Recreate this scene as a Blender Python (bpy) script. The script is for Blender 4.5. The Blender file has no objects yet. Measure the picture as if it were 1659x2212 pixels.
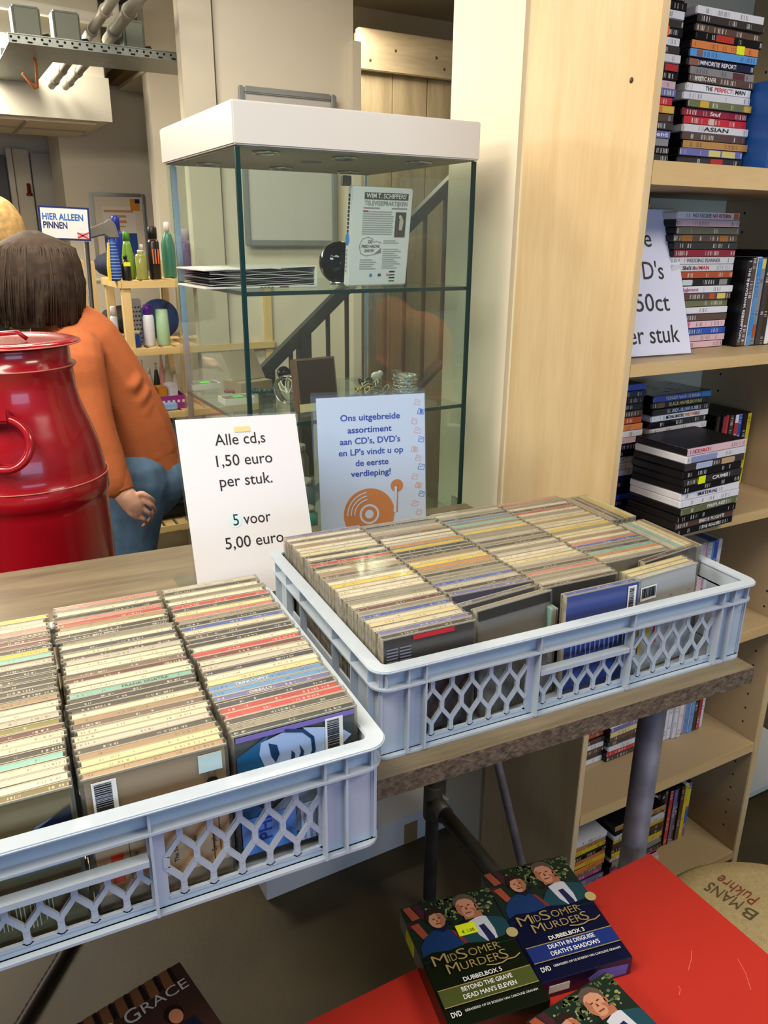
import bpy, bmesh, math, random
from mathutils import Vector, Matrix
random.seed(7)
scene = bpy.context.scene
COL = scene.collection
PI = math.pi
H = 1.69                                   # eye height of the camera above the floor

# ------------------------------------------------------------------ camera
YAW, PITCH, ROLL, FPX = 0.44479, 0.33678, 0.00857, 1688.8
_right = Vector((math.cos(YAW), -math.sin(YAW), 0))
_f0 = Vector((math.sin(YAW), math.cos(YAW), 0))
CFWD = _f0*math.cos(PITCH) + Vector((0, 0, -1))*math.sin(PITCH)
_up = _right.cross(CFWD)
CRIGHT = _right*math.cos(ROLL) + _up*math.sin(ROLL)
CUP = -_right*math.sin(ROLL) + _up*math.cos(ROLL)
cam_d = bpy.data.cameras.new('camera')
cam = bpy.data.objects.new('camera', cam_d); COL.objects.link(cam)
m = Matrix((CRIGHT, CUP, -CFWD)).transposed().to_4x4(); m.translation = Vector((0, 0, H))
cam.matrix_world = m
cam_d.sensor_fit = 'VERTICAL'; cam_d.sensor_height = 36.0; cam_d.lens = FPX*36.0/2212
cam_d.clip_start = 0.02; cam_d.clip_end = 60
scene.camera = cam
scene.view_settings.view_transform = 'Standard'; scene.view_settings.look = 'None'
scene.view_settings.gamma = 1.0; scene.view_settings.use_curve_mapping = False
scene.view_settings.exposure = 0.3
scene.cycles.transparent_max_bounces = 24
scene.cycles.max_bounces = 10
scene.cycles.caustics_reflective = False; scene.cycles.caustics_refractive = False

# ------------------------------------------------------------------ light
w = bpy.data.worlds.new('world'); scene.world = w; w.use_nodes = True
w.node_tree.nodes['Background'].inputs[0].default_value = (0.92, 0.95, 1.0, 1)
w.node_tree.nodes['Background'].inputs[1].default_value = 0.15

def area(name, loc, target, sx, sy, power, col):
    d = bpy.data.lights.new(name, 'AREA'); d.shape = 'RECTANGLE'; d.size = sx; d.size_y = sy
    d.energy = power; d.color = col
    o = bpy.data.objects.new(name, d); COL.objects.link(o); o.location = loc
    o.rotation_euler = (Vector(target)-Vector(loc)).to_track_quat('-Z', 'Y').to_euler()
    return o
area('ceiling_lamp_front', (-0.6, 0.5, 2.86), (-0.2, 0.7, 0), 1.6, 0.5, 44, (1.0, 0.90, 0.75))
area('ceiling_lamp_rear', (0.2, 2.45, 2.86), (0.2, 2.45, 0), 1.4, 0.5, 32, (1.0, 0.89, 0.72))
area('ceiling_lamp_far', (-0.6, 4.3, 2.6), (-0.6, 4.3, 0), 1.8, 0.6, 85, (1.0, 0.90, 0.74))
area('ceiling_lamp_left', (-2.1, 0.45, 2.8), (0.9, 1.3, 1.1), 1.2, 0.7, 50, (1.0, 0.90, 0.75))
area('fill_light_right', (1.9, -0.5, 2.8), (1.5, 0.7, 0.6), 1.2, 0.5, 26, (1.0, 0.92, 0.78))  # added fill, no fixture known: brightens bookcase front, pouf and red table
area('window_daylight', (0.5, -2.9, 1.45), (0.5, 1.0, 1.05), 2.6, 1.1, 34, (0.40, 0.63, 1.0))
area('stairwell_fill_light', (1.75, 3.95, 2.7), (2.0, 4.05, 0.5), 0.5, 0.3, 12, (1.0, 0.88, 0.70))  # added fill with no known source, lifts the dark planks behind the cabinet

# ------------------------------------------------------------------ pixel helpers (camera rays cut with planes of the room)
W0, H0 = 1659, 2212
def ray(px, py):
    return CRIGHT*((px-W0/2)/FPX) - CUP*((py-H0/2)/FPX) + CFWD
O = Vector((0, 0, H))
def axes(a):
    a = math.radians(a)
    return Vector((math.cos(a), math.sin(a), 0)), Vector((-math.sin(a), math.cos(a), 0))
def at_z(px, py, z):
    d = ray(px, py); return O + d*((z-H)/d.z)
def at_y(px, py, Y, ang=0.0):
    n = axes(ang)[1]; d = ray(px, py); return O + d*(Y/d.dot(n))
def loc2(ang, x, y, z):                     # frame coordinates -> world
    a, b = axes(ang); v = a*x + b*y; return Vector((v.x, v.y, z))
def infr(ang, v):                           # world -> frame coordinates
    a, b = axes(ang); return Vector((v.dot(a), v.dot(b), v.z))

# ------------------------------------------------------------------ materials
def lin(c):
    if isinstance(c, str):
        c = c.lstrip('#'); c = [int(c[i:i+2], 16)/255 for i in (0, 2, 4)]
        return tuple(x/12.92 if x <= .04045 else ((x+.055)/1.055)**2.4 for x in c)
    return tuple(c)
_M = {}
def mat(name, col, rough=.5, metal=0., spec=.5, noise=0., nscale=40., bump=0., bscale=200., trans=0., ior=1.45, emit=0., coat=0., stretch=None):
    if name in _M: return _M[name]
    M = bpy.data.materials.new(name); M.use_nodes = True; nt = M.node_tree; b = nt.nodes['Principled BSDF']
    c = lin(col); b.inputs['Base Color'].default_value = (*c, 1)
    b.inputs['Roughness'].default_value = rough; b.inputs['Metallic'].default_value = metal
    b.inputs['Specular IOR Level'].default_value = spec; b.inputs['IOR'].default_value = ior
    b.inputs['Transmission Weight'].default_value = trans; b.inputs['Coat Weight'].default_value = coat
    tc = nt.nodes.new('ShaderNodeTexCoord'); src = tc.outputs['Object']
    if stretch:
        mp = nt.nodes.new('ShaderNodeMapping'); mp.inputs['Scale'].default_value = stretch
        nt.links.new(src, mp.inputs[0]); src = mp.outputs[0]
    if noise:
        n = nt.nodes.new('ShaderNodeTexNoise'); n.inputs['Scale'].default_value = nscale; n.inputs['Detail'].default_value = 5
        nt.links.new(src, n.inputs['Vector'])
        r = nt.nodes.new('ShaderNodeMapRange'); r.inputs['To Min'].default_value = 1-noise; r.inputs['To Max'].default_value = 1+noise
        r.inputs['From Min'].default_value = .3; r.inputs['From Max'].default_value = .7
        nt.links.new(n.outputs[0], r.inputs[0])
        mx = nt.nodes.new('ShaderNodeMix'); mx.data_type = 'RGBA'; mx.blend_type = 'MULTIPLY'; mx.inputs[0].default_value = 1
        mx.inputs[6].default_value = (*c, 1); nt.links.new(r.outputs[0], mx.inputs[7]); nt.links.new(mx.outputs[2], b.inputs['Base Color'])
    if bump:
        n2 = nt.nodes.new('ShaderNodeTexNoise'); n2.inputs['Scale'].default_value = bscale; nt.links.new(src, n2.inputs['Vector'])
        bp = nt.nodes.new('ShaderNodeBump'); bp.inputs['Strength'].default_value = bump; bp.inputs['Distance'].default_value = .004
        nt.links.new(n2.outputs[0], bp.inputs['Height']); nt.links.new(bp.outputs[0], b.inputs['Normal'])
    if emit:
        b.inputs['Emission Color'].default_value = (*c, 1); b.inputs['Emission Strength'].default_value = emit
    _M[name] = M; return M

def wood(name, c1, c2, scale=(1, 1, 1), rough=.4, wscale=3., dist=6., knots=False):
    if name in _M: return _M[name]
    M = bpy.data.materials.new(name); M.use_nodes = True; nt = M.node_tree; b = nt.nodes['Principled BSDF']; L = nt.links.new
    tc = nt.nodes.new('ShaderNodeTexCoord'); mp = nt.nodes.new('ShaderNodeMapping'); mp.inputs['Scale'].default_value = scale
    L(tc.outputs['Object'], mp.inputs[0])
    n = nt.nodes.new('ShaderNodeTexNoise'); n.inputs['Scale'].default_value = wscale; n.inputs['Detail'].default_value = 8; n.inputs['Distortion'].default_value = dist*.15
    L(mp.outputs[0], n.inputs['Vector'])
    n2 = nt.nodes.new('ShaderNodeTexNoise'); n2.inputs['Scale'].default_value = wscale*9; n2.inputs['Detail'].default_value = 4
    L(mp.outputs[0], n2.inputs['Vector'])
    ad = nt.nodes.new('ShaderNodeMath'); ad.operation = 'MULTIPLY_ADD'; ad.inputs[1].default_value = .35
    L(n2.outputs[0], ad.inputs[0]); L(n.outputs[0], ad.inputs[2])
    r = nt.nodes.new('ShaderNodeValToRGB'); r.color_ramp.elements[0].position = .45; r.color_ramp.elements[1].position = .9
    r.color_ramp.elements[0].color = (*lin(c1), 1); r.color_ramp.elements[1].color = (*lin(c2), 1)
    L(ad.outputs[0], r.inputs[0]); L(r.outputs[0], b.inputs['Base Color'])
    b.inputs['Roughness'].default_value = rough
    _M[name] = M; return M

def objcolor(name, rough=.35, dashes=0., coat=0., axis='X', freq=120., oth='Y'):
    """base colour from the object's own colour; optional rows of small illegible print along one axis"""
    if name in _M: return _M[name]
    M = bpy.data.materials.new(name); M.use_nodes = True; nt = M.node_tree; b = nt.nodes['Principled BSDF']; L = nt.links.new
    oi = nt.nodes.new('ShaderNodeObjectInfo'); b.inputs['Roughness'].default_value = rough; b.inputs['Coat Weight'].default_value = coat
    if dashes:
        tc = nt.nodes.new('ShaderNodeTexCoord'); sp = nt.nodes.new('ShaderNodeSeparateXYZ'); L(tc.outputs['Object'], sp.inputs[0])
        mul = nt.nodes.new('ShaderNodeMath'); mul.operation = 'MULTIPLY_ADD'; mul.inputs[1].default_value = freq
        rm = nt.nodes.new('ShaderNodeMath'); rm.operation = 'MULTIPLY'; rm.inputs[1].default_value = 5000.; L(oi.outputs['Random'], rm.inputs[0])
        L(sp.outputs[axis], mul.inputs[0]); L(rm.outputs[0], mul.inputs[2])
        wn = nt.nodes.new('ShaderNodeTexNoise'); wn.noise_dimensions = '1D'; wn.inputs['Scale'].default_value = 1.; L(mul.outputs[0], wn.inputs['W'])
        big = nt.nodes.new('ShaderNodeMath'); big.operation = 'MULTIPLY'; big.inputs[1].default_value = .06; L(mul.outputs[0], big.inputs[0])
        wb = nt.nodes.new('ShaderNodeTexNoise'); wb.noise_dimensions = '1D'; L(big.outputs[0], wb.inputs['W']); wb.inputs['Scale'].default_value = 1.3
        g1 = nt.nodes.new('ShaderNodeMath'); g1.operation = 'GREATER_THAN'; g1.inputs[1].default_value = .52; L(wn.outputs[0], g1.inputs[0])
        g2 = nt.nodes.new('ShaderNodeMath'); g2.operation = 'GREATER_THAN'; g2.inputs[1].default_value = .53; L(wb.outputs[0], g2.inputs[0])
        mu = nt.nodes.new('ShaderNodeMath'); mu.operation = 'MULTIPLY'; L(g1.outputs[0], mu.inputs[0]); L(g2.outputs[0], mu.inputs[1])
        # only in the middle band across the spine
        ab = nt.nodes.new('ShaderNodeMath'); ab.operation = 'ABSOLUTE'; L(sp.outputs[oth], ab.inputs[0])
        lt = nt.nodes.new('ShaderNodeMath'); lt.operation = 'LESS_THAN'; lt.inputs[1].default_value = dashes; L(ab.outputs[0], lt.inputs[0])
        mu2 = nt.nodes.new('ShaderNodeMath'); mu2.operation = 'MULTIPLY'; L(mu.outputs[0], mu2.inputs[0]); L(lt.outputs[0], mu2.inputs[1])
        # print colour: dark on light, light on dark
        bw = nt.nodes.new('ShaderNodeRGBToBW'); L(oi.outputs['Color'], bw.inputs[0])
        cmp_ = nt.nodes.new('ShaderNodeMath'); cmp_.operation = 'LESS_THAN'; cmp_.inputs[1].default_value = .22; L(bw.outputs[0], cmp_.inputs[0])
        pc = nt.nodes.new('ShaderNodeMapRange'); pc.inputs['To Min'].default_value = .05; pc.inputs['To Max'].default_value = .75; L(cmp_.outputs[0], pc.inputs[0])
        f8 = nt.nodes.new('ShaderNodeMath'); f8.operation = 'MULTIPLY'; f8.inputs[1].default_value = .6; L(mu2.outputs[0], f8.inputs[0])
        mx = nt.nodes.new('ShaderNodeMix'); mx.data_type = 'RGBA'; L(f8.outputs[0], mx.inputs[0]); L(oi.outputs['Color'], mx.inputs[6]); L(pc.outputs[0], mx.inputs[7])
        L(mx.outputs[2], b.inputs['Base Color'])
    else:
        L(oi.outputs['Color'], b.inputs['Base Color'])
    _M[name] = M; return M

def clear(name, tint, alpha=.8, rough=.08, gloss=.35):
    """thin clear plastic or glass: mostly see-through, a little gloss that grows at grazing angles"""
    if name in _M: return _M[name]
    M = bpy.data.materials.new(name); M.use_nodes = True; nt = M.node_tree; L = nt.links.new
    nt.nodes.remove(nt.nodes['Principled BSDF']); out = nt.nodes['Material Output']
    t = nt.nodes.new('ShaderNodeBsdfTransparent'); t.inputs[0].default_value = (*lin(tint), 1)
    g = nt.nodes.new('ShaderNodeBsdfGlossy'); g.inputs['Roughness'].default_value = rough; g.inputs[0].default_value = (.95, .97, 1, 1)
    d = nt.nodes.new('ShaderNodeBsdfDiffuse'); d.inputs[0].default_value = (*lin(tint), 1)
    fr = nt.nodes.new('ShaderNodeFresnel'); fr.inputs[0].default_value = 1.45
    fm = nt.nodes.new('ShaderNodeMath'); fm.operation = 'MULTIPLY'; fm.inputs[1].default_value = gloss*2; fm.use_clamp = True; L(fr.outputs[0], fm.inputs[0])
    m1 = nt.nodes.new('ShaderNodeMixShader'); m1.inputs[0].default_value = 1-alpha; L(t.outputs[0], m1.inputs[1]); L(d.outputs[0], m1.inputs[2])
    m2 = nt.nodes.new('ShaderNodeMixShader'); L(fm.outputs[0], m2.inputs[0]); L(m1.outputs[0], m2.inputs[1]); L(g.outputs[0], m2.inputs[2])
    L(m2.outputs[0], out.inputs[0]); _M[name] = M; return M

# ------------------------------------------------------------------ mesh builder
class MB:
    def __init__(s): s.v = []; s.f = []; s.m = []; s.smooth = []
    def add(s, vs, fs, mi=0, sm=False, M=None):
        o = len(s.v)
        s.v += [tuple(M @ Vector(p)) if M is not None else tuple(p) for p in vs]
        s.f += [tuple(i+o for i in f) for f in fs]; s.m += [mi]*len(fs); s.smooth += [sm]*len(fs); return s
    def box(s, x0, x1, y0, y1, z0, z1, mi=0, M=None):
        vs = [(x0, y0, z0), (x1, y0, z0), (x1, y1, z0), (x0, y1, z0), (x0, y0, z1), (x1, y0, z1), (x1, y1, z1), (x0, y1, z1)]
        fs = [(0, 3, 2, 1), (4, 5, 6, 7), (0, 1, 5, 4), (1, 2, 6, 5), (2, 3, 7, 6), (3, 0, 4, 7)]
        mis = mi if isinstance(mi, (list, tuple)) else None      # bottom, top, front(-y), right, back, left
        if mis is None: return s.add(vs, fs, mi, False, M)
        for f, k in zip(fs, mis): s.add(vs, [f], k, False, M)
        return s
    def bar(s, a, b, wd, dp, up=(0, 0, 1), mi=0):
        a = Vector(a); b = Vector(b); d = b-a; L = d.length; d.normalize(); up = Vector(up)
        x = d.cross(up)
        if x.length < 1e-4: x = d.cross(Vector((0, 1, 0)))
        x.normalize(); y = x.cross(d)
        M = Matrix((x, d, y)).transposed().to_4x4(); M.translation = a
        return s.box(-wd/2, wd/2, 0, L, -dp/2, dp/2, mi, M)
    def tube(s, pts, r, n=10, mi=0, cap=True, closed=False):
        pts = [Vector(p) for p in pts]; k = len(pts); rs = r if isinstance(r, (list, tuple)) else [r]*k
        vs = []; fs = []; pu = None
        for i, p in enumerate(pts):
            if closed: t = pts[(i+1) % k]-pts[i-1]
            else: t = (pts[min(i+1, k-1)]-pts[max(i-1, 0)])
            t.normalize()
            if pu is None:
                u = t.cross(Vector((0, 0, 1)))
                if u.length < .1: u = t.cross(Vector((1, 0, 0)))
            else: u = pu-t*pu.dot(t)
            u.normalize(); pu = u; w_ = t.cross(u)
            for j in range(n):
                a = 2*PI*j/n; vs.append(p+(u*math.cos(a)+w_*math.sin(a))*rs[i])
        for i in range(k if closed else k-1):
            for j in range(n):
                a = i*n+j; b = i*n+(j+1) % n; i2 = (i+1) % k
                fs.append((a, b, i2*n+(j+1) % n, i2*n+j))
        s.add(vs, fs, mi, True)
        if cap and not closed:
            s.add([vs[j] for j in range(n)], [tuple(range(n))], mi); s.add([vs[(k-1)*n+j] for j in range(n)], [tuple(reversed(range(n)))], mi)
        return s
    def lathe(s, prof, n=32, mi=0, c=(0, 0, 0), cap=True, sm=True):
        vs = []; fs = []; c = Vector(c)
        for r, z in prof:
            for j in range(n):
                a = 2*PI*j/n; vs.append((c.x+r*math.cos(a), c.y+r*math.sin(a), c.z+z))
        for i in range(len(prof)-1):
            mm = mi[i] if isinstance(mi, (list, tuple)) else mi
            ff = []
            for j in range(n): ff.append((i*n+j, i*n+(j+1) % n, (i+1)*n+(j+1) % n, (i+1)*n+j))
            fs += [(f, mm) for f in ff]
        o = len(s.v); s.v += vs
        for f, mm in fs: s.f.append(tuple(i+o for i in f)); s.m.append(mm); s.smooth.append(sm)
        if cap:
            m0 = mi[0] if isinstance(mi, (list, tuple)) else mi; m1 = mi[-1] if isinstance(mi, (list, tuple)) else mi
            if prof[0][0] > 1e-5: s.add(vs[:n], [tuple(reversed(range(n)))], m0)
            if prof[-1][0] > 1e-5: s.add(vs[-n:], [tuple(range(n))], m1)
        return s
    def prism(s, poly, z0, z1, mi=0, M=None, side=None):      # polygon in xy, extruded in z
        n = len(poly)
        vs = [(x, y, z0) for x, y in poly]+[(x, y, z1) for x, y in poly]
        s.add(vs, [tuple(reversed(range(n))), tuple(range(n, 2*n))], mi, False, M)
        return s.add(vs, [(i, (i+1) % n, n+(i+1) % n, n+i) for i in range(n)], mi if side is None else side, False, M)
    def ball(s, c, r, n=12, mi=0, sc=(1, 1, 1)):
        prof = [(math.sin(PI*i/(n//2))*r, -math.cos(PI*i/(n//2))*r) for i in range(n//2+1)]
        o = len(s.v); s.lathe(prof, n, mi, (0, 0, 0), False)
        for i in range(o, len(s.v)):
            p = s.v[i]; s.v[i] = (p[0]*sc[0]+c[0], p[1]*sc[1]+c[1], p[2]*sc[2]+c[2])
        return s
    def mesh(s, name, mats):
        me = bpy.data.meshes.new(name); me.from_pydata(s.v, [], s.f)
        for M in (mats if isinstance(mats, (list, tuple)) else [mats]): me.materials.append(M)
        for i, p in enumerate(me.polygons): p.material_index = s.m[i]; p.use_smooth = s.smooth[i]
        me.update(); return me
    def build(s, name, mats, parent=None, loc=None, rz=0., bevel=0., weld=False, mtx=None, seg=2):
        me = s.mesh(name, mats)
        if weld or bevel or True in s.smooth:
            bm = bmesh.new(); bm.from_mesh(me); bmesh.ops.remove_doubles(bm, verts=bm.verts, dist=1e-5)
            bmesh.ops.recalc_face_normals(bm, faces=bm.faces)
            if bevel: bmesh.ops.bevel(bm, geom=[e for e in bm.edges if len(e.link_faces) == 2 and e.calc_face_angle(0) > .6], offset=bevel, segments=seg, affect='EDGES', clamp_overlap=True)
            bm.to_mesh(me); bm.free()
        return link(name, me, parent, loc, rz, mtx)
def link(name, me, parent=None, loc=None, rz=0., mtx=None):
    o = bpy.data.objects.new(name, me); COL.objects.link(o)
    if parent is not None: o.parent = parent
    if mtx is not None: o.matrix_local = mtx
    else:
        if loc is not None: o.location = loc
        o.rotation_euler = (0, 0, rz)
    return o
def tag(o, label=None, cat=None, group=None, kind=None):
    if label: o['label'] = label
    if cat: o['category'] = cat
    if group: o['group'] = group
    if kind: o['kind'] = kind
    return o
def empty(name, loc, rz=0., label=None, cat=None, group=None, mtx=None):
    o = bpy.data.objects.new(name, None); COL.objects.link(o); o.empty_display_size = .05
    if mtx is not None: o.matrix_world = mtx
    else: o.location = loc; o.rotation_euler = (0, 0, rz)
    return tag(o, label, cat, group)
def struct(o): o['kind'] = 'structure'; return o
def copy_tree(o, parent=None):
    c = o.copy(); COL.objects.link(c)
    if parent is not None: c.parent = parent
    for ch in list(o.children): copy_tree(ch, c)
    return c

# ------------------------------------------------------------------ lettering (built as thin raised print meshes)
_tc = {}
def text_mesh(txt, size, bold=0., shear=0., align='CENTER', sx=1., space=1.):
    k = (txt, size, bold, shear, align, sx, space)
    if k in _tc: return _tc[k]
    cu = bpy.data.curves.new('t', 'FONT'); cu.body = txt; cu.size = size; cu.offset = bold*size; cu.shear = shear
    cu.align_x = align; cu.align_y = 'CENTER'; cu.space_character = space; cu.resolution_u = 3; cu.fill_mode = 'FRONT' if False else 'BOTH'
    ob = bpy.data.objects.new('t', cu); COL.objects.link(ob)
    dg = bpy.context.evaluated_depsgraph_get(); me = bpy.data.meshes.new_from_object(ob.evaluated_get(dg))
    bpy.data.objects.remove(ob); bpy.data.curves.remove(cu)
    if sx != 1.:
        for v in me.vertices: v.co.x *= sx
    _tc[k] = me; return me
def text_size(me):
    xs = [v.co.x for v in me.vertices]; ys = [v.co.y for v in me.vertices]
    return (max(xs)-min(xs), max(ys)-min(ys)) if xs else (0, 0)
def lettering(txt, size, material, parent, mtx, width=None, name='lettering', **kw):
    """mtx: local frame of the print, x along the line, y up, z out of the surface"""
    me = text_mesh(txt, size, **kw)
    if width:
        ww = text_size(me)[0]
        if ww > 0: kw = dict(kw); kw['sx'] = kw.get('sx', 1.)*width/ww; me = text_mesh(txt, size, **kw)
    me = me.copy(); me.name = name; me.materials.clear(); me.materials.append(material)
    return link(name, me, parent, mtx=mtx)
def face_front(x, y, z):      # a surface looking along -y: text x->+x, up->+z
    return Matrix(((1, 0, 0, x), (0, 0, -1, y), (0, 1, 0, z), (0, 0, 0, 1)))
def decal(polys, material, parent, mtx, name, th=.0003):
    mb = MB()
    for p in polys: mb.prism(p, 0, th)
    return mb.build(name, material, parent, mtx=mtx)
def rect(x0, x1, y0, y1): return [(x0, y0), (x1, y0), (x1, y1), (x0, y1)]
def ell(cx, cy, rx, ry, n=24, a0=0, rot=0):
    c, s_ = math.cos(rot), math.sin(rot)
    return [(cx+rx*math.cos(a0+2*PI*i/n)*c-ry*math.sin(a0+2*PI*i/n)*s_, cy+rx*math.cos(a0+2*PI*i/n)*s_+ry*math.sin(a0+2*PI*i/n)*c) for i in range(n)]
def stroke(pts, wd):
    L, R = [], []
    for i, p in enumerate(pts):
        a = pts[max(i-1, 0)]; b = pts[min(i+1, len(pts)-1)]
        dx, dy = b[0]-a[0], b[1]-a[1]; l = math.hypot(dx, dy) or 1
        nx, ny = -dy/l*wd/2, dx/l*wd/2
        L.append((p[0]+nx, p[1]+ny)); R.append((p[0]-nx, p[1]-ny))
    return L+R[::-1]
INK = mat('black_ink', '#151517', .5); WHITE_INK = mat('white_ink', '#e9e9ea', .5)
BLUE_INK = mat('blue_ink', '#1f3f9e', .5); RED_INK = mat('red_ink', '#c01f2a', .5); GREY_INK = mat('grey_ink', '#77777a', .5)
# ------------------------------------------------------------------ the setting
CREAM = mat('cream_paint', '#ded5c0', .55, noise=.02, nscale=6)
CREAM2 = mat('grey_cream_paint', '#c9c2b0', .6, noise=.025, nscale=4)
OFFWHITE = mat('offwhite_paint', '#d8d0bf', .6, noise=.02, nscale=5)
CONCRETE = mat('ceiling_concrete', '#a79c86', .9, noise=.12, nscale=3, bump=.3, bscale=30)
FLOORM = mat('worn_concrete_floor', '#453b25', .55, noise=.28, nscale=3.2, bump=.15, bscale=60)
TILE = mat('ceiling_tile', '#d9cdb6', .85, noise=.03, nscale=60)
DARKGREY = mat('dark_grey_pane', '#4c4b44', .3)
TRIMM = mat('jamb_paint', '#dcd4c2', .5)
fa, sa, wa = 3.7, 3.1, 4.2                      # headings of the frames (degrees): room, bookcase, cabinet

mb = MB(); mb.box(-5, 6, -4, 9, -.08, 0); struct(mb.build('floor', FLOORM))
mb = MB(); mb.box(-5, 6, -4, 9, 2.95, 3.05); struct(mb.build('ceiling', CONCRETE))

def wallbox(name, pxl, pxr, Y, th, z0, z1, M, ang=wa, pyref=300):
    a = infr(ang, at_y(pxl, pyref, Y, ang)).x; b = infr(ang, at_y(pxr, pyref, Y, ang)).x
    mb = MB(); mb.box(a, b, Y, Y+th, z0, z1)
    return struct(mb.build(name, M, loc=(0, 0, 0), rz=math.radians(ang))), a, b
# round-cornered cream column between the display cabinet and the bookcase
xl = 1.100; yl = at_y(972, 100, 1.0, sa)-O; yl = xl/infr(sa, yl).x
mb = MB(); mb.box(xl, xl+.62, 1.436, yl, 0, 2.95)
struct(mb.build('wall_right', CREAM, rz=math.radians(sa), bevel=.012))
mb = MB(); mb.box(xl-.004, xl-.0005, 1.615, 1.64, 0, 1.05); struct(mb.build('trim_13', mat('joint_shadow_gap', '#6d675a', .8), rz=math.radians(sa)))
# wall with the silver poster frame
o, pa, pb = wallbox('wall_back', 405, 764, 3.45, .07, 0, 2.95, OFFWHITE)
mb = MB(); jx = infr(wa, at_y(458, 100, 3.45, wa)).x
mb.box(jx-.004, jx+.006, 3.44, 3.449, 0, 2.95, 1); mb.box(pa-.01, jx-.004, 3.425, 3.449, 0, 2.95, 0)
struct(mb.build('trim_1', [CREAM2, mat('joint_shadow_gap', '#6d675a', .8)], rz=math.radians(wa)))
mb = MB(); mb.box(pb-.03, pb+.012, 3.40, 3.449, 0, at_y(757, 92, 3.44, wa).z); struct(mb.build('trim_2', TRIMM, rz=math.radians(wa)))
# plastered back wall of the stairwell
mb = MB(); mb.box(pb-.6, pb+2.2, 4.62, 4.75, 0, 2.95); struct(mb.build('wall_stairwell', CREAM2, rz=math.radians(wa)))
# back room at the left
o, qa, qb = wallbox('wall_left', 126, 326, 5.3, .4, 0, 2.95, CREAM)
wallbox('wall_far', 180, 700, 7.4, .1, 0, 2.95, mat('far_wall_paint', '#cfc4b4', .7))
o, da, db = wallbox('wall_door_side', -900, 126, 5.9, .1, 0, 2.95, OFFWHITE)
def pane(name, x0, x1, z0, z1, y0, y1, M, st=True, ang=wa):
    mb = MB(); mb.box(x0, x1, y0, y1, z0, z1); o = mb.build(name, M, rz=math.radians(ang), bevel=.004); return struct(o) if st else o
X6 = lambda px: infr(wa, at_y(px, 430, 5.88, wa)).x
ztop = at_y(30, 322, 5.88, wa).z
pane('window_1', X6(-60), X6(22), .9, at_y(10, 335, 5.88, wa).z, 5.86, 5.899, DARKGREY)
pane('trim_3', X6(24), X6(36), 0, ztop, 5.82, 5.899, TRIMM); pane('trim_4', X6(38), X6(72), 0, ztop, 5.84, 5.899, CREAM)
door = pane('door_1', X6(76), X6(124), 0.01, ztop-.02, 5.85, 5.899, mat('door_leaf_paint', '#c8c4b6', .45))
mb = MB(); hp = infr(wa, at_y(112, 545, 5.84, wa)); mb.box(hp.x-.02, hp.x+.02, 5.83, 5.85, hp.z-.1, hp.z+.1); mb.tube([(hp.x, 5.83, hp.z+.05), (hp.x, 5.79, hp.z+.05), (hp.x-.1, 5.79, hp.z+.05)], .01)
mb.build('door_handle', mat('dark_bronze', '#33241c', .4, .6), door)
pane('trim_5', X6(126), X6(150), 0, ztop, 5.86, 5.899, mat('yellowed_edge', '#c9b98a', .6))
r0 = at_y(63, 412, 5.83, wa); mb = MB(); mb.lathe([(.018, 0), (.02, .012), (.012, .018), (.011, .07), (.004, .075)], 14)
tag(mb.build('door_alarm', mat('dark_red_plastic', '#7c2418', .4), loc=(r0.x, r0.y, r0.z-.03)), 'small dark red alarm knob on the cream door jamb at the far left', 'alarm')
# soffit with tiled underside
sx1 = infr(wa, at_y(236, 262, 4.6, wa)).x; sz = at_y(236, 265, 4.6, wa).z
sf = pane('trim_6', sx1-3.2, sx1, sz+.0, 2.949, 4.6, 5.28, mat('soffit_paint', '#cfc9b8', .7))
mb = MB(); mb.box(sx1-3.2, sx1-.06, 4.63, 5.27, sz-.012, sz-.0005)
for k in range(6): mb.box(sx1-.6*k-.4, sx1-.6*k-.385, 4.63, 5.27, sz-.018, sz-.0125, 1)
mb.box(sx1-3.2, sx1-.06, 4.93, 4.945, sz-.018, sz-.0125, 1)
struct(mb.build('trim_7', [TILE, mat('tile_rail', '#a79d88', .6)], rz=math.radians(wa)))
mb = MB(); mb.box(sx1-3.2, sx1+.01, 4.57, 4.599, sz, sz+.2); struct(mb.build('trim_8', mat('fascia_board', '#c6c3b3', .6), rz=math.radians(wa)))
# beams and boards under the concrete ceiling, running into the depth
def runner(name, pxa, pya, pxb, pyb, Ya, Yb, wd, th, M):
    a = at_y(pxa, pya, Ya, wa); b = at_y(pxb, pyb, Yb, wa)
    b.z = a.z
    aa, bb = infr(wa, a), infr(wa, b); mb = MB(); mb.box(aa.x, aa.x+wd, Ya, Yb, a.z, a.z+th)
    return struct(mb.build(name, M, rz=math.radians(wa)))
BEAM = mat('beam_concrete', '#857c67', .9, noise=.1, nscale=5)
b0 = infr(wa, at_y(262, 190, 5.2, wa)); zb = b0.z
for nm, x0, x1, zz, M in [('trim_9', b0.x-.06, b0.x, zb+.02, mat('brown_board', '#7d6238', .7)), ('trim_10', b0.x, b0.x+.2, zb, mat('ivory_board', '#e4dcc0', .6)), ('trim_11', b0.x+.2, b0.x+.62, zb+.05, mat('grey_duct', '#6d6a5a', .7)), ('trim_12', b0.x+.62, b0.x+1.0, zb-.1, BEAM)]:
    mb = MB(); mb.box(x0, x1, 4.62, 5.28, zz, zz+.06); struct(mb.build(nm, M, rz=math.radians(wa)))

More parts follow.
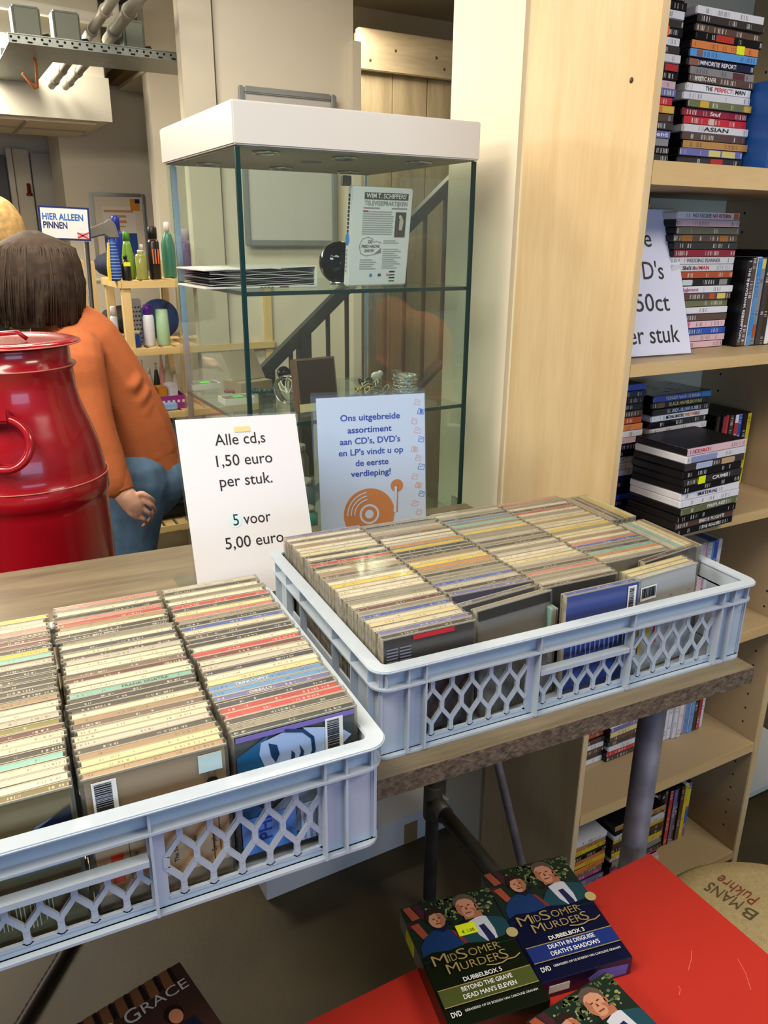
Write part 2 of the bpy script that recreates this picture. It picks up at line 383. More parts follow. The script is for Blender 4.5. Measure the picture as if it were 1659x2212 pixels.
# ------------------------------------------------------------------ services under the ceiling
GALV = mat('galvanised_steel', '#8e948e', .42, .65, noise=.12, nscale=30)
t0 = infr(wa, at_y(16, 69, 3.7, wa)); t1 = infr(wa, at_y(20, 91, 3.7, wa)); t2 = infr(wa, at_y(412, 120, 3.7, wa))
zt, zl = t0.z, t1.z; tx0, tx1 = t0.x, t2.x+.25
tr = empty('cable_tray', loc2(wa, tx0, 3.7, zl), math.radians(wa), 'long galvanised perforated cable tray hanging under the ceiling at upper left', 'cable tray')
mb = MB(); Lx = tx1-tx0; hh = zt-zl
mb.box(0, Lx, 0, .003, 0, hh); mb.box(0, Lx, .30, .303, 0, hh)
mb.box(0, Lx, .003, .30, 0, .003); mb.box(0, Lx, -.004, .003, hh-.004, hh)
mb.build('side_rail', GALV, tr)
mb = MB()
n = int(Lx/.028)
for i in range(n): mb.add([(i*.028+.01+.005*math.cos(a*PI/4), -.0007, hh*.6+.005*math.sin(a*PI/4)) for a in range(8)], [tuple(range(8))])
for i in range(n//2): mb.box(i*.056+.012, i*.056+.03, -.0012, -.0006, .004, .010)
mb.build('perforation', mat('hole_black', '#14140f', .9), tr)
mb = MB(); mb.box(0, .2, .303, 1.5, 0, .003); mb.box(0, .003, .3, 1.5, 0, hh); mb.box(.197, .2, .3, 1.5, 0, hh)
mb.build('side_branch', GALV, tr)
for i, (px, py, wp) in enumerate([(60, 62, 48), (147, 76, 48), (292, 100, 40)]):
    c = infr(wa, at_y(px, py, 3.82, wa)); wd = wp*.0022; bz = zt+.0006
    e = empty('junction_box', loc2(wa, c.x, 3.82, bz), math.radians(wa), ['leftmost grey junction box on the cable tray', 'middle grey junction box on the cable tray', 'rightmost grey junction box on the cable tray, beside the pipes'][i], 'junction box', 'junction boxes on the cable tray')
    mb = MB(); mb.box(-wd/2, wd/2, 0, .09, 0, .125); mb.build('box_body', mat('grey_green_plastic', '#7a7f70', .5), e, bevel=.006)
    mb = MB(); mb.box(-wd/2+.006, wd/2-.006, -.006, 0, .008, .117); mb.build('box_lid', mat('grey_green_plastic', '#7a7f70', .5), e, bevel=.003)
    mb = MB(); mb.tube([(wd/2, .04, .03), (wd/2+.025, .03, .035), (wd/2+.04, .02, .004)], .006); mb.build('cable', mat('cable_black', '#23211c', .6), e)
def pipe_(name, a, b, r, M, label, cat='pipe', group=None):
    mb = MB(); d = (Vector(b)-Vector(a)); mb.tube([a, Vector(a)+d*.5, b], r, 10)
    for t in (.2, .62): p = Vector(a)+d*t; mb.tube([p, p+d.normalized()*.03], r*1.25, 10)
    return tag(mb.build(name, M, weld=True), label, cat, group)
CON = mat('grey_conduit', '#9a9688', .5, .3)
zc_ = 2.9
def upl(px, py, Y): return at_y(px, py, Y, wa)
pipe_('conduit_pipe', upl(186, 84, 3.98), upl(256, -20, 3.2), .019, CON, 'thinner grey conduit pipe slanting up from the cable tray to the left', group='conduit pipes above the tray')
pipe_('conduit_pipe', upl(232, 88, 3.98), upl(312, -20, 3.2), .024, CON, 'thicker grey conduit pipe slanting up from the cable tray to the right', group='conduit pipes above the tray')
a_ = upl(111, 186, 4.5); b_ = upl(150, 132, 4.02)
pipe_('conduit_pipe', a_, b_, .016, CON, 'left of two short grey pipe ends below the cable tray', group='pipe ends below the tray')
a_ = upl(141, 188, 4.5); b_ = upl(186, 138, 4.02)
pipe_('conduit_pipe', a_, b_, .016, CON, 'right of two short grey pipe ends below the cable tray', group='pipe ends below the tray')
mb = MB(); p0 = upl(-30, 0, 4.35); p1 = upl(252, 49, 4.35); mb.bar(p0, p1, .05, .045); mb.bar(p1, p1+Vector((0, 0, .14)), .03, .03)
tag(mb.build('strip_light', mat('white_enamel', '#e2ded0', .4), bevel=.006), 'long white strip lamp housing under the concrete ceiling above the cable tray', 'lamp')
mb = MB(); mb.tube([upl(73, 118, 3.95), upl(78, 140, 3.97), upl(81, 190, 3.98), upl(76, 192, 3.99), upl(48, 158, 3.97)], .006, 8)
tag(mb.build('orange_cable', mat('orange_sheath', '#c4703a', .5)), 'loose orange cable dangling below the cable tray', 'cable')
mb = MB(); mb.tube([upl(404, 148, 3.66), upl(396, 175, 3.66), upl(398, 215, 3.66), upl(412, 250, 3.67)], .008, 8)
tag(mb.build('black_cable', mat('cable_black', '#23211c', .6)), 'black cable curving down beside the pillar behind the display cabinet', 'cable')
# ------------------------------------------------------------------ the display table on pipe legs
ZT = H-.571
TOPM = wood('grey_oak_laminate', '#5f5441', '#83775f', (1.2, 14, 14), .42, 2.2, 5)
CHIP = mat('rough_chipboard_edge', '#5d5242', .9, noise=.45, nscale=120, bump=.8, bscale=160)
PIPE = mat('grey_scaffold_pipe', '#77747a', .55, .3, noise=.32, nscale=22)
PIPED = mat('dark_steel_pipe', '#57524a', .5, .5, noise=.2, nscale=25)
tb = empty('display_table', (0, 0, 0), 0, 'long grey-brown laminate table on scaffold pipe legs carrying the two crates', 'table')
mb = MB(); mb.box(-1.25, .898, .655, 1.452, ZT-.027, ZT, [1, 0, 1, 1, 1, 1]); mb.build('table_top', [TOPM, CHIP], tb)
fl = at_y(1416, 1495, .765); fx, fy = fl.x, .765
bx_, by_ = .81, 1.40
zr = at_y(905, 1738, by_).z
ZSH = H-.80
def leg(x, y, r, M, top=ZT-.027):
    mb = MB(); mb.tube([(x, y, .006), (x, y, top*.5), (x, y, top)], r, 16); mb.lathe([(r*2.1, 0), (r*2.1, .008), (r*1.35, .02), (r*1.3, .05)], 20, 0, (x, y, 0)); mb.lathe([(r*1.3, -.03), (r*2.4, -.008), (r*2.4, 0)], 20, 0, (x, y, top))
    return mb.build('leg', M, tb, weld=True)
leg(fx, fy, .0205, PIPE); leg(bx_, by_, .017, PIPED); leg(-1.15, .765, .0205, PIPE); leg(-1.15, 1.40, .017, PIPED)
mb = MB(); mb.lathe([(.0235, -.05), (.024, -.046), (.024, .046), (.0235, .05)], 20, 0, (bx_, by_, zr)); mb.tube([(bx_, by_, zr), (bx_, by_-.06, zr)], .0235, 16)
mb.build('pipe_fitting', PIPED, tb, weld=True)
mb = MB(); mb.tube([(bx_, by_-.02, zr), (bx_+.01, fy+.3, zr), (fx, fy, zr)], .019, 14); mb.build('side_rail', PIPED, tb)
mb = MB(); mb.tube([(bx_+.005, by_-.03, ZT-.10), (bx_+.012, 1.0, zr+.03)], .009, 10); mb.build('brace', PIPE, tb)
mb = MB(); mb.tube([(-1.15, 1.40, zr), (-1.15, .765, zr)], .019, 14); mb.build('side_rail', PIPED, tb)

# ------------------------------------------------------------------ the two plastic crates
CRATE = mat('pale_blue_grey_plastic', '#adb9c6', .38, noise=.03, nscale=50)
def rrect(x0, x1, y0, y1, r, n=6):
    P = []
    for cx, cy, a in ((x1-r, y0+r, -90), (x1-r, y1-r, 0), (x0+r, y1-r, 90), (x0+r, y0+r, 180)):
        for i in range(n+1): t = math.radians(a+90*i/n); P.append((cx+r*math.cos(t), cy+r*math.sin(t)))
    return P
def ring(mb, x0, x1, y0, y1, r, ins, z0, z1, ri=None):
    A = rrect(x0, x1, y0, y1, r); B = rrect(x0+ins, x1-ins, y0+ins, y1-ins, max(r-ins, .004) if ri is None else ri); n = len(A)
    vs = [(x, y, z) for z in (z0, z1) for P in (A, B) for x, y in P]
    fs = []
    for i in range(n):
        j = (i+1) % n
        fs += [(2*n+i, 2*n+j, 3*n+j, 3*n+i), (i, n+i, n+j, j), (i, j, 2*n+j, 2*n+i), (n+i, 3*n+i, 3*n+j, n+j)]
    mb.add(vs, fs)
def clip(p, q, x0, x1, y0, y1):
    t0, t1 = 0., 1.; dx, dy = q[0]-p[0], q[1]-p[1]
    for d, e in ((-dx, p[0]-x0), (dx, x1-p[0]), (-dy, p[1]-y0), (dy, y1-p[1])):
        if abs(d) < 1e-9:
            if e < 0: return None
        else:
            t = e/d
            if d < 0: t0 = max(t0, t)
            else: t1 = min(t1, t)
    if t0 >= t1: return None
    return (p[0]+dx*t0, p[1]+dy*t0), (p[0]+dx*t1, p[1]+dy*t1)
def lattice(x0, x1, z0, z1, y, handle=None):
    """honeycomb-like mesh of pointed cells in the plane y"""
    mb = MB(); w_, s_, h_ = .0268, .012, .0175; k = 0; zz = z0-.026
    def seg(p, q, wd=.005):
        c = clip(p, q, x0, x1, z0, z1 if handle is None else handle)
        if c and math.dist(*c) > .001: mb.bar((c[0][0], y, c[0][1]), (c[1][0], y, c[1][1]), wd, .0036, (0, -1, 0))
    while zz < z1+.03:
        off = (k % 2)*w_/2; i = -1
        while x0+off+i*w_ < x1+w_:
            cx = x0+off+i*w_
            for nx_, nz_ in ((cx, zz), (cx, zz+s_)):
                if x0 < nx_ < x1 and z0 < nz_ < (z1 if handle is None else handle): mb.prism([(nx_+.0033*math.cos(a*PI/4), nz_+.0033*math.sin(a*PI/4)) for a in range(8)], -.0021, .0021, 0, Matrix(((1, 0, 0, 0), (0, 0, -1, y), (0, 1, 0, 0), (0, 0, 0, 1))))
            seg((cx, zz), (cx, zz+s_), .0056); seg((cx, zz+s_), (cx+w_/2, zz+s_+h_)); seg((cx, zz+s_), (cx-w_/2, zz+s_+h_)); i += 1
        zz += s_+h_; k += 1
    mb.bar((x0, y, z0), (x1, y, z0), .004, .0036, (0, -1, 0))
    if handle: mb.bar((x0, y-.004, handle), (x1, y-.004, handle), .006, .012, (0, -1, 0))
    return mb
def make_crate(loc, label):
    Lx, Ly, Hh, wy = .600, .400, .119, .0135
    c = empty('stacking_crate', loc, 0, label, 'crate', 'pale blue plastic crates of compact discs')
    mb = MB(); ring(mb, 0, Lx, 0, Ly, .022, .0185, Hh-.0035, Hh, .006); mb.build('rim', CRATE, c, weld=True, bevel=.0012)
    mb = MB(); ring(mb, .003, Lx-.003, .003, Ly-.003, .022, .013, Hh-.0275, Hh-.025); mb.build('lower_lip', CRATE, c, weld=True)
    mb = MB(); ring(mb, .006, Lx-.006, .006, Ly-.006, .018, .012, 0, .003)
    mb.box(.012, Lx-.012, .012, Ly-.012, .0008, .003); mb.build('base', CRATE, c)
    RB = [.067, .226, .374, .533]
    # outer walls: solid upper band and corner zones; the panels are open lattices
    mb = MB()
    for y0 in (wy, Ly-wy-.0025):
        mb.box(wy, Lx-wy, y0, y0+.0025, Hh-.027, Hh-.003)
        for a, b in ((wy, RB[0]+.004), (RB[1]-.012, RB[1]+.003), (RB[2]-.003, RB[2]+.012), (RB[3]-.004, Lx-wy)): mb.box(a, b, y0, y0+.0025, .0115, Hh-.027)
        mb.box(wy, Lx-wy, y0, y0+.0025, .002, .0115)
    for x0 in (wy, Lx-wy-.0025):
        mb.box(x0, x0+.0025, wy, Ly-wy, Hh-.027, Hh-.003); mb.box(x0, x0+.0025, wy, Ly-wy, .002, .05)
        for a, b in ((wy, .08), (Ly-.08, Ly-wy)): mb.box(x0, x0+.0025, a, b, .05, Hh-.027)
    mb.build('wall', CRATE, c)
    for x in (.0105, Lx-.0165):
        for y in (.0105, Ly-.0165): MB().box(x, x+.006, y, y+.006, .0035, Hh-.0036).build('corner_post', CRATE, c, bevel=.002)
    def rib(*b): MB().box(*b).build('rib', CRATE, c)
    for y0, y1 in ((.0045, wy), (Ly-wy, Ly-.0045)):
        for x in [.045]+RB+[.555]: rib(x-.0012, x+.0012, y0-(.001 if x in RB else 0), y1, .002, Hh-.003)
        for x in (.018, .582): rib(x-.0012, x+.0012, y0+.002, y1, Hh-.026, Hh-.003)
    for x0, x1 in ((.0045, wy), (Lx-wy, Lx-.0045)):
        for y in (.03, .08, .14, .26, .32, .37): rib(x0, x1, y-.0012, y+.0012, .002, Hh-.003)
    for a, b, hd in ((RB[0], RB[1]-.012, None), (RB[1]+.003, RB[2]-.003, .062), (RB[2]+.012, RB[3], None)):
        lattice(a, b, .0115, Hh-.027, wy+.001, hd).build('lattice_panel', CRATE, c)
        lattice(a, b, .0115, Hh-.027, Ly-wy-.001, hd).build('lattice_panel', CRATE, c)
    return c
C2 = Vector((.314, .678, ZT)); C1 = Vector((-.321, .562, ZT))
make_crate(C2, 'pale blue plastic crate at the right end of the table, four columns of compact discs')
make_crate(C1, 'pale blue plastic crate of discs in the left foreground, cut by the photo edge')

# ------------------------------------------------------------------ compact discs
SHELL = clear('clear_jewel_case', '#f4f2ec', .95, .08, .22)
SPINE = objcolor('disc_spine_card', .35, .0016, .2, 'X', 420.)
COVER = objcolor('disc_cover_card', .3, 0, .3)
TRAY = mat('disc_tray', '#b9b5a6', .4); EDGEP = mat('frosted_case_edge', '#c9c5b6', .25, coat=.4)
CW, CH, CT = .1245, .1415, .0103
_cd = {}
def cd_meshes(t):
    if t in _cd: return _cd[t]
    mb = MB()
    mb.box(-CW/2, CW/2, 0, t, 0, CH)
    mb.box(-CW/2-.0002, CW/2+.0002, t*.62, t*.66, .004, CH-.004); mb.box(-CW/2-.0004, -CW/2+.004, t*.1, t*.9, .008, .016); mb.box(-CW/2-.0004, -CW/2+.004, t*.1, t*.9, CH-.02, CH-.012)
    mb.box(-CW/2+.001, CW/2-.001, .0002, .0012, CH-.0022, CH-.0004, 1); mb.box(-CW/2+.001, CW/2-.001, t-.0012, t-.0002, CH-.0022, CH-.0004, 1)
    a = mb.mesh('cd_case', [SHELL, EDGEP])
    mb = MB(); mb.box(-CW/2+.003, CW/2-.003, -t/2+.0009, t/2-.0009, -CH/2+.002, CH/2-.0008, [1, 0, 2, 1, 2, 1])
    b = mb.mesh('inlay', [SPINE, TRAY, COVER])
    _cd[t] = (a, b); return a, b
PAL = dict(W='#e6dfcc', C='#e6dba6', G='#8f8a80', D='#3a373a', K='#161518', B='#2f57b8', N='#1f2344', R='#c23038', P='#d6867f', Y='#e6c93a', O='#d08a4a', T='#a98d6b', M='#5f1c26', V='#6a6ba8', L='#c4c1ba', E='#7d7a34', Q='#7fc0bd', S='#5b93d2', X='#6e5a52')
NAMES = dict(W='ivory', C='pale yellow', G='mid grey', D='charcoal', K='black', B='blue', N='navy', R='red', P='salmon pink', Y='bright yellow', O='orange', T='tan', M='maroon', V='violet blue', L='light grey', E='olive', Q='aqua', S='sky blue', X='brown grey')
ORD = lambda n: '%d%s' % (n, 'th' if 10 <= n % 100 <= 20 else {1: 'st', 2: 'nd', 3: 'rd'}.get(n % 10, 'th'))
def cd(mtx, code, label, group, t=CT, cover=None):
    a, b = cd_meshes(t)
    o = link('cd_case', a); o.matrix_world = mtx
    tag(o, label, 'compact disc', group)
    i = link('inlay', b, o, mtx=Matrix.Translation((0, t/2, CH/2)))
    c = lin(PAL[code] if len(code) == 1 else code); j = random.uniform(.88, 1.1)
    i.color = (min(c[0]*j, 1), min(c[1]*j, 1), min(c[2]*j, 1), 1)
    return o, i
TXT = {('leftmost column of right crate', 12): ('LA GRANDE PARADE DU JAZZ', '#d9c24a'), ('leftmost column of right crate', 13): ('THE BEST OF', '#2a2a2a'), ('second visible column of left crate', 9): ('gary jules', '#e9e9ea'), ('right column of left crate', 24): ('TRINI LOPEZ', '#e9e9ea'), ('right column of left crate', 26): ("O'REILLY", '#e9e9ea'), ('second visible column of left crate', 22): ('FRANK SINATRA', '#3a3327')}
def column(cx, yb, yf, codes, where, rot=0):
    """discs standing in a row from back (yb) to front (yf), spines up"""
    n = len(codes); th = [CT]*n; pitch = (yb-yf)/n; y = yb
    for k, code in enumerate(codes):
        lean = math.radians(random.uniform(-2.2, 1.5)-1.0); yaw = math.radians(random.gauss(0, .45))
        x = cx+random.gauss(0, .0011); z = ZT+.0035+abs(random.gauss(0, .0006))
        t = min(CT, pitch-.0003)
        y -= pitch
        M = Matrix.Translation((x, y, z)) @ Matrix.Rotation(yaw, 4, 'Z') @ Matrix.Rotation(lean*0.0, 4, 'X')
        if rot: M = Matrix.Translation((cx+.0104*k, yb, z)) @ Matrix.Rotation(-PI/2, 4, 'Z')
        kk = n-k
        o_, i_ = cd(M, code, '%s spined disc case, %s from front, %s' % (NAMES[code], ORD(kk), where), 'disc cases in the '+where)
        if (where, k) in TXT:
            s_, c_ = TXT[(where, k)]; lettering(s_, .0062, mat('spine_ink_'+c_.strip('#'), c_, .5), i_, Matrix.Translation((random.uniform(-.02, .02), 0, CH/2-.00055)), name='spine_title', bold=.01)
c2 = 'right-hand crate'
column(.3965, 1.057, .716, 'VWXWTWWCDWKRDWTXGWYWWWGGWMGBWCWV', 'leftmost column of right crate')
column(.5225, 1.052, .772, 'GKGLTXWWLOYKDDTCYOTDGGBLKV', 'second column of right crate')
column(.649, 1.056, .752, 'GLGDSGQGLYGGLDGKWGLWWCLGDPGGL', 'third column of right crate')
column(.7755, 1.052, .778, 'PTGWKRWGWCTWWCYGCWTWPBGDQOWG', 'fourth column of right crate')
for g, (yb, codes, nm) in enumerate([(1.045, 'TDXYC', 'sideways rear group, right crate'), (.905, 'LQWCT', 'sideways front group, right crate')]):
    for k, code in enumerate(codes):
        M = Matrix.Translation((.8412+.0104*k, yb-.07, ZT+.0035)) @ Matrix.Rotation(-PI/2, 4, 'Z')
        cd(M, code, '%s spined disc case, %s from left, %s' % (NAMES[code], ORD(k+1), nm), 'disc cases in '+nm)
column(-.0625, .930, .598, 'YLWPXMMKYQLKKDKDKTWWLEMWWKQWLW', 'leftmost visible column of left crate')
column(.067, .941, .600, 'PGWKPRTWKDGWNWDLWWXMWWQDKDWTXWWLDTCC', 'second visible column of left crate')
column(.196, .941, .606, 'LDWGWRDCPGKBWDNKWRMWLNWCSSVNRRDG', 'right column of left crate')

def face_cd(x, y, yaw, lean, code, label, group, z=ZT+.0035, t=CT, roll=0):
    z += t*abs(math.sin(math.radians(lean)))
    M = Matrix.Translation((x, y, z)) @ Matrix.Rotation(math.radians(yaw), 4, 'Z') @ Matrix.Rotation(math.radians(roll), 4, 'Y') @ Matrix.Rotation(math.radians(lean), 4, 'X')
    return cd(M, code, label, group, t)
FR = 'disc cases facing forward at the front of the crates'
def art(o, polys, M, name, k=0): return decal(polys, M, o, face_front(0, -.0004-.0004*k, 0), name)
BARW = mat('barcode_white', '#e4e4e2', .45)
def barcode(o, x0, x1, z0, z1, k=1, vert=True):
    art(o, [rect(x0, x1, z0, z1)], BARW, 'barcode_panel', k); P = []; random.seed(3); a = z0+.002 if vert else x0+.002; e = z1-.002 if vert else x1-.002
    while a < e:
        b = a+random.choice([.0004, .0008, .0013]); P.append(rect(x0+.002, x1-.004, a, min(b, e)) if vert else rect(a, min(b, e), z0+.004, z1-.002)); a = b+random.choice([.0005, .0009])
    art(o, P, INK, 'barcode', k+1)
# left crate, third column: blue stylised portrait lying on its side
o, i = face_cd(.196, .5935, 0, -2, '#141a1c', 'disc case with blue tinted sideways portrait and barcode, front of left crate', FR)
i.color = (*lin('#15303c'), 1); hw = CW/2-.004
art(o, [[(-hw, .02), (-hw, .118), (-.028, .134), (-.034, .11), (-.028, .085), (-.04, .06), (-.02, .045), (0, .05), (-.01, .02)]], mat('portrait_hair_blue', '#1d5a86', .35), 'portrait_hair', 1)
art(o, [[(-.035, .128), (-.01, .134), (.006, .131), (.014, .122), (.016, .104), (.010, .088), (-.002, .076), (-.014, .066), (-.026, .062), (-.034, .07), (-.036, .084), (-.032, .1), (-.037, .116)]], mat('portrait_face_blue', '#9db6dc', .35), 'portrait_face', 2)
art(o, [[(.006, .133), (.042, .124), (.055, .112), (.040, .100), (.016, .098), (.016, .116)]], mat('portrait_neck_blue', '#a6bde0', .35), 'portrait_neck', 2)
art(o, [[(-.028, .126), (-.020, .122), (-.018, .112), (-.022, .104), (-.026, .112)], [(-.028, .084), (-.022, .082), (-.02, .072), (-.026, .068)], [(-.006, .112), (-.003, .108), (-.004, .098), (-.007, .102)], [(.002, .116), (.006, .108), (.004, .096), (0, .1), (.003, .108)], stroke([(-.012, .135), (.006, .13), (.015, .12), (.016, .106), (.008, .09)], .0035)], mat('portrait_line_blue', '#10355c', .35), 'portrait_features', 3)
art(o, [[(-.05, .035), (-.02, .058), (.006, .08), (.02, .09), (.026, .06), (.02, .02), (-.05, .02)]], mat('portrait_collar_grey', '#7e8d96', .4), 'portrait_collar', 1)
art(o, [rect(-hw, hw, .134, .139)], mat('violet_strip', '#7a6bb8', .4), 'title_strip', 2)
art(o, [rect(-hw, -.005, .01, .05)], mat('disc_back_blue', '#5d8fd0', .4), 'text_panel', 4); 
lettering('PHIL', .018, BLUE_INK, o, face_front(-.035, -.0024, .04) @ Matrix.Rotation(PI/2, 4, 'Z'), bold=.02)
art(o, [rect(0, hw, .008, .05)], mat('disc_back_white', '#ced9ea', .4), 'text_panel', 4)
for k in range(9): lettering('DANCE ON LITTLE GIRL' if k % 2 else 'ONLY YOU TONIGHT', .004, BLUE_INK, o, face_front(.004+.006*k, -.0026, .028) @ Matrix.Rotation(PI/2, 4, 'Z'))
barcode(o, .028, .046, .098, .136, 4)
# left crate, second column: tan back cover with barcode
o, i = face_cd(.067, .588, 0, -1.5, '#b79b78', 'disc case with tan back cover and barcode, at the front of the left crate', FR)
barcode(o, -.054, -.034, .085, .136)
art(o, [rect(.035, .056, .118, .136)], mat('hologram_sticker', '#b9cfd0', .25), 'sticker', 1)
art(o, [stroke([(.043, .02), (.043, .117)], .0012), stroke([(.049, .02), (.049, .117)], .0012), stroke([(-.03, .02), (-.03, .08)], .0008)], mat('brown_rule', '#5f4a38', .5), 'rule', 1)
art(o, [rect(-.058, .058, .02, .075)], mat('cover_sand', '#c0a37c', .4), 'lower_panel', 1)
for k, s in enumerate(['Symphony', 'Finlandia', 'The Swan', 'Finlandia', 'Symphony']):
    lettering(s, .006, INK, o, face_front(-.025+.017*k, -.0016, .045) @ Matrix.Rotation(PI/2, 4, 'Z'))
art(o, [rect(-.046, -.036, .03, .06)], mat('orange_block', '#d8502a', .5), 'orange_mark', 2)
art(o, [ell(.046, .108, .005, .004)], INK, 'logo_mark', 2)
# left crate, leftmost column: olive cover
o, i = face_cd(-.0625, .5835, 0, -2, '#6f6430', 'disc case with olive and blue blurred cover, front left of the left crate', FR)
art(o, [[(.01, .07), (.018, .1), (.03, .112), (.058, .122), (.058, .07)]], mat('cover_blur_blue', '#5c7fb0', .4), 'cover_shape', 1)
art(o, [[(.028, .108), (.045, .118), (.058, .124), (.058, .106), (.04, .102)]], mat('cover_navy', '#141d30', .4), 'cover_shade', 2)
for k in range(8): art(o, [rect(-.05+.011*k+.003*j, -.05+.011*k+.003*j+.0009, .015+.004*(k % 3), .055) for j in range(3)], mat('olive_print', '#c9bf96', .5), 'print_lines', 1)
# right crate fronts
o, i = face_cd(.3965, .7005, 0, -2, '#1a1517', 'black disc case with red title strip, front left corner of the right crate', FR, z=ZT+.0035)
i.color = (*lin('#241416'), 1)
art(o, [rect(-.022, .032, .1335, .139)], RED_INK, 'title_strip', 1)
art(o, [rect(-.056+.017*(k % 2), -.042+.017*(k % 2), .126-.004*(k//2), .1275-.004*(k//2)) for k in range(22)], mat('grey_print', '#77798a', .5), 'print_lines', 1)
art(o, [ell(.016, .10, .006, .004), ell(.01, .097, .004, .003)], mat('pale_mark', '#c8c4cf', .5), 'cover_mark', 1)
o, i = face_cd(.533, .711, 6, -8, '#7e7c78', 'grey disc case with dark top band leaning back in the right crate', FR)
i.color = (*lin('#85827c'), 1)
art(o, [rect(-.058, .058, .127, .139)], mat('dark_band', '#2d2b28', .35), 'dark_band', 1)
o, i = face_cd(.5215, .7325, 6, -7, '#4d4b5e', 'dark disc case leaning behind the grey one in the second column of the right crate', FR)
o, i = face_cd(.6575, .706, 0, -2.5, '#1f4aa8', 'bright blue disc case with white barcode strip, front of the right crate', FR)
i.color = (*lin('#1b49b4'), 1)
barcode(o, .040, .054, .09, .136, 1)
art(o, [rect(-.05+.0078*k+j*.0012, -.0494+.0078*k+j*.0012, .05+.003*((k+j) % 4), .074-.002*((k*j) % 3)) for k in range(12) for j in range(2)], mat('pale_blue_print', '#a9bfe6', .5), 'print_lines', 1)
o, i = face_cd(.646, .7395, 0, -2, 'K', 'black disc case standing behind the bright blue one in the right crate', FR)
M = Matrix.Translation((.5835, .7745, ZT+.0035)) @ Matrix.Rotation(-PI/2, 4, 'Z') @ Matrix.Scale(.86, 4)
cd(M, 'Q', 'aqua disc case standing edge-on to the left of the bright blue one', FR)
o, i = face_cd(.7745, .712, 5, -3, '#c9ccd0', 'white disc case with barcode and red dots, front of the right crate', FR)
i.color = (*lin('#cfd2d8'), 1)
barcode(o, -.052, -.022, .108, .128, 1, False)
art(o, [ell(-.012+.011*k+.004*(k//3), .093+.006*(k % 3), .0012, .0012, 8) for k in range(8)], RED_INK, 'star', 1)
art(o, [rect(-.058, .058, .078, .088)], mat('sand_stripe', '#b89b74', .5), 'sand_stripe', 1)
art(o, [rect(-.05, -.044, .03, .07), rect(-.042, -.03, .05, .072)], mat('mustard_print', '#c6a93a', .5), 'print_block', 1); art(o, [rect(-.02, -.015, .04, .075)], RED_INK, 'print_block', 1)
for k, c in enumerate('CC'):
    face_cd(.7745+.001*k, .7228+.0106*k, 5, -3, c, 'pale yellow disc case standing %s behind the white dotted one in the right crate' % ['directly', 'second'][k], FR)
o, i = face_cd(.829, .7565, 9, -4, '#4a2b2c', 'maroon disc case leaning back at the right front corner of the right crate', FR)
# ------------------------------------------------------------------ bookcase with film cases
BIRCH = wood('birch_veneer', '#cbae80', '#dec79f', (7, 7, .8), .38, 1.6, 5)
BIRCHE = wood('birch_edge_band', '#c5a36c', '#d3b585', (.8, 7, 7), .45, 2., 4)
BEIGE = mat('beige_melamine', '#b9a17c', .5, noise=.06, nscale=300)
BACKP = mat('bookcase_back_panel', '#cfc8ae', .6)
SR = math.radians(sa)
bk = empty('bookcase', loc2(sa, 1.098, 1.08, 0), SR, 'tall birch veneer bookcase on the right filled with film cases', 'bookcase')
BW, BD, BT = .650, .345, 2.72                      # outer width, depth, height; local x from the left outer face, y from the front
SH = [('shelf', .132, .039), ('shelf', -.222, .023), ('shelf', -.584, .022), ('shelf', -.905, .026), ('shelf', -1.266, .027), ('shelf', -1.63, .024), ('shelf', .56, .024)]
mb = MB(); mb.box(0, .017, 0, BD, 0, BT, 0); lp = mb.build('side_panel', [BIRCH], bk, bevel=.0012)
mb = MB(); mb.lathe([(.0001, 0), (.006, .0006), (.0001, .0008)], 12); 
k_ = at_y(1363, 168, 1.12, sa); kf = infr(sa, k_)
kn = mb.build('knot', mat('dark_knot', '#5a3a22', .6), lp, mtx=Matrix.Translation((-.0004, .055, kf.z)) @ Matrix.Rotation(-PI/2, 4, 'Y') @ Matrix.Diagonal((.8, .7, 1, 1)))
mb = MB(); mb.box(BW-.022, BW, 0, BD, 0, BT); rp = mb.build('side_panel', BIRCH, bk, bevel=.0012)
mb = MB(); mb.box(BW-.0235, BW-.0222, .002, BD-.01, .03, BT-.02); mb.build('panel_lining', BEIGE, rp)
mb = MB()
for i in range(60):
    for yy in (.045, .28): mb.add([(BW-.02365, yy+.0032*math.cos(a*PI/4), .12+i*.043+.0032*math.sin(a*PI/4)) for a in range(8)], [tuple(range(8))])
mb.build('pin_hole', mat('pin_hole_dark', '#2a2117', .9), rp)
mb = MB(); mb.box(.017, BW-.022, BD-.008, BD-.002, .0, BT); mb.build('back_panel', BACKP, bk)
for nm, z, t in SH:
    mb = MB(); mb.box(.0175, BW-.0245, .004, BD-.009, H+z-t, H+z); s_ = mb.build(nm, BEIGE, bk)
    mb = MB(); mb.box(.0175, BW-.0245, 0.0, .0039, H+z-t, H+z); mb.build('edge_band', BIRCHE, s_)
mb = MB(); mb.box(.0175, BW-.0245, .03, .045, 0, H-1.63-.024); mb.build('plinth', BIRCHE, bk)
mb = MB(); mb.box(.0, BW, 0, BD, BT, BT+.03); mb.build('top_panel', BIRCH, bk)

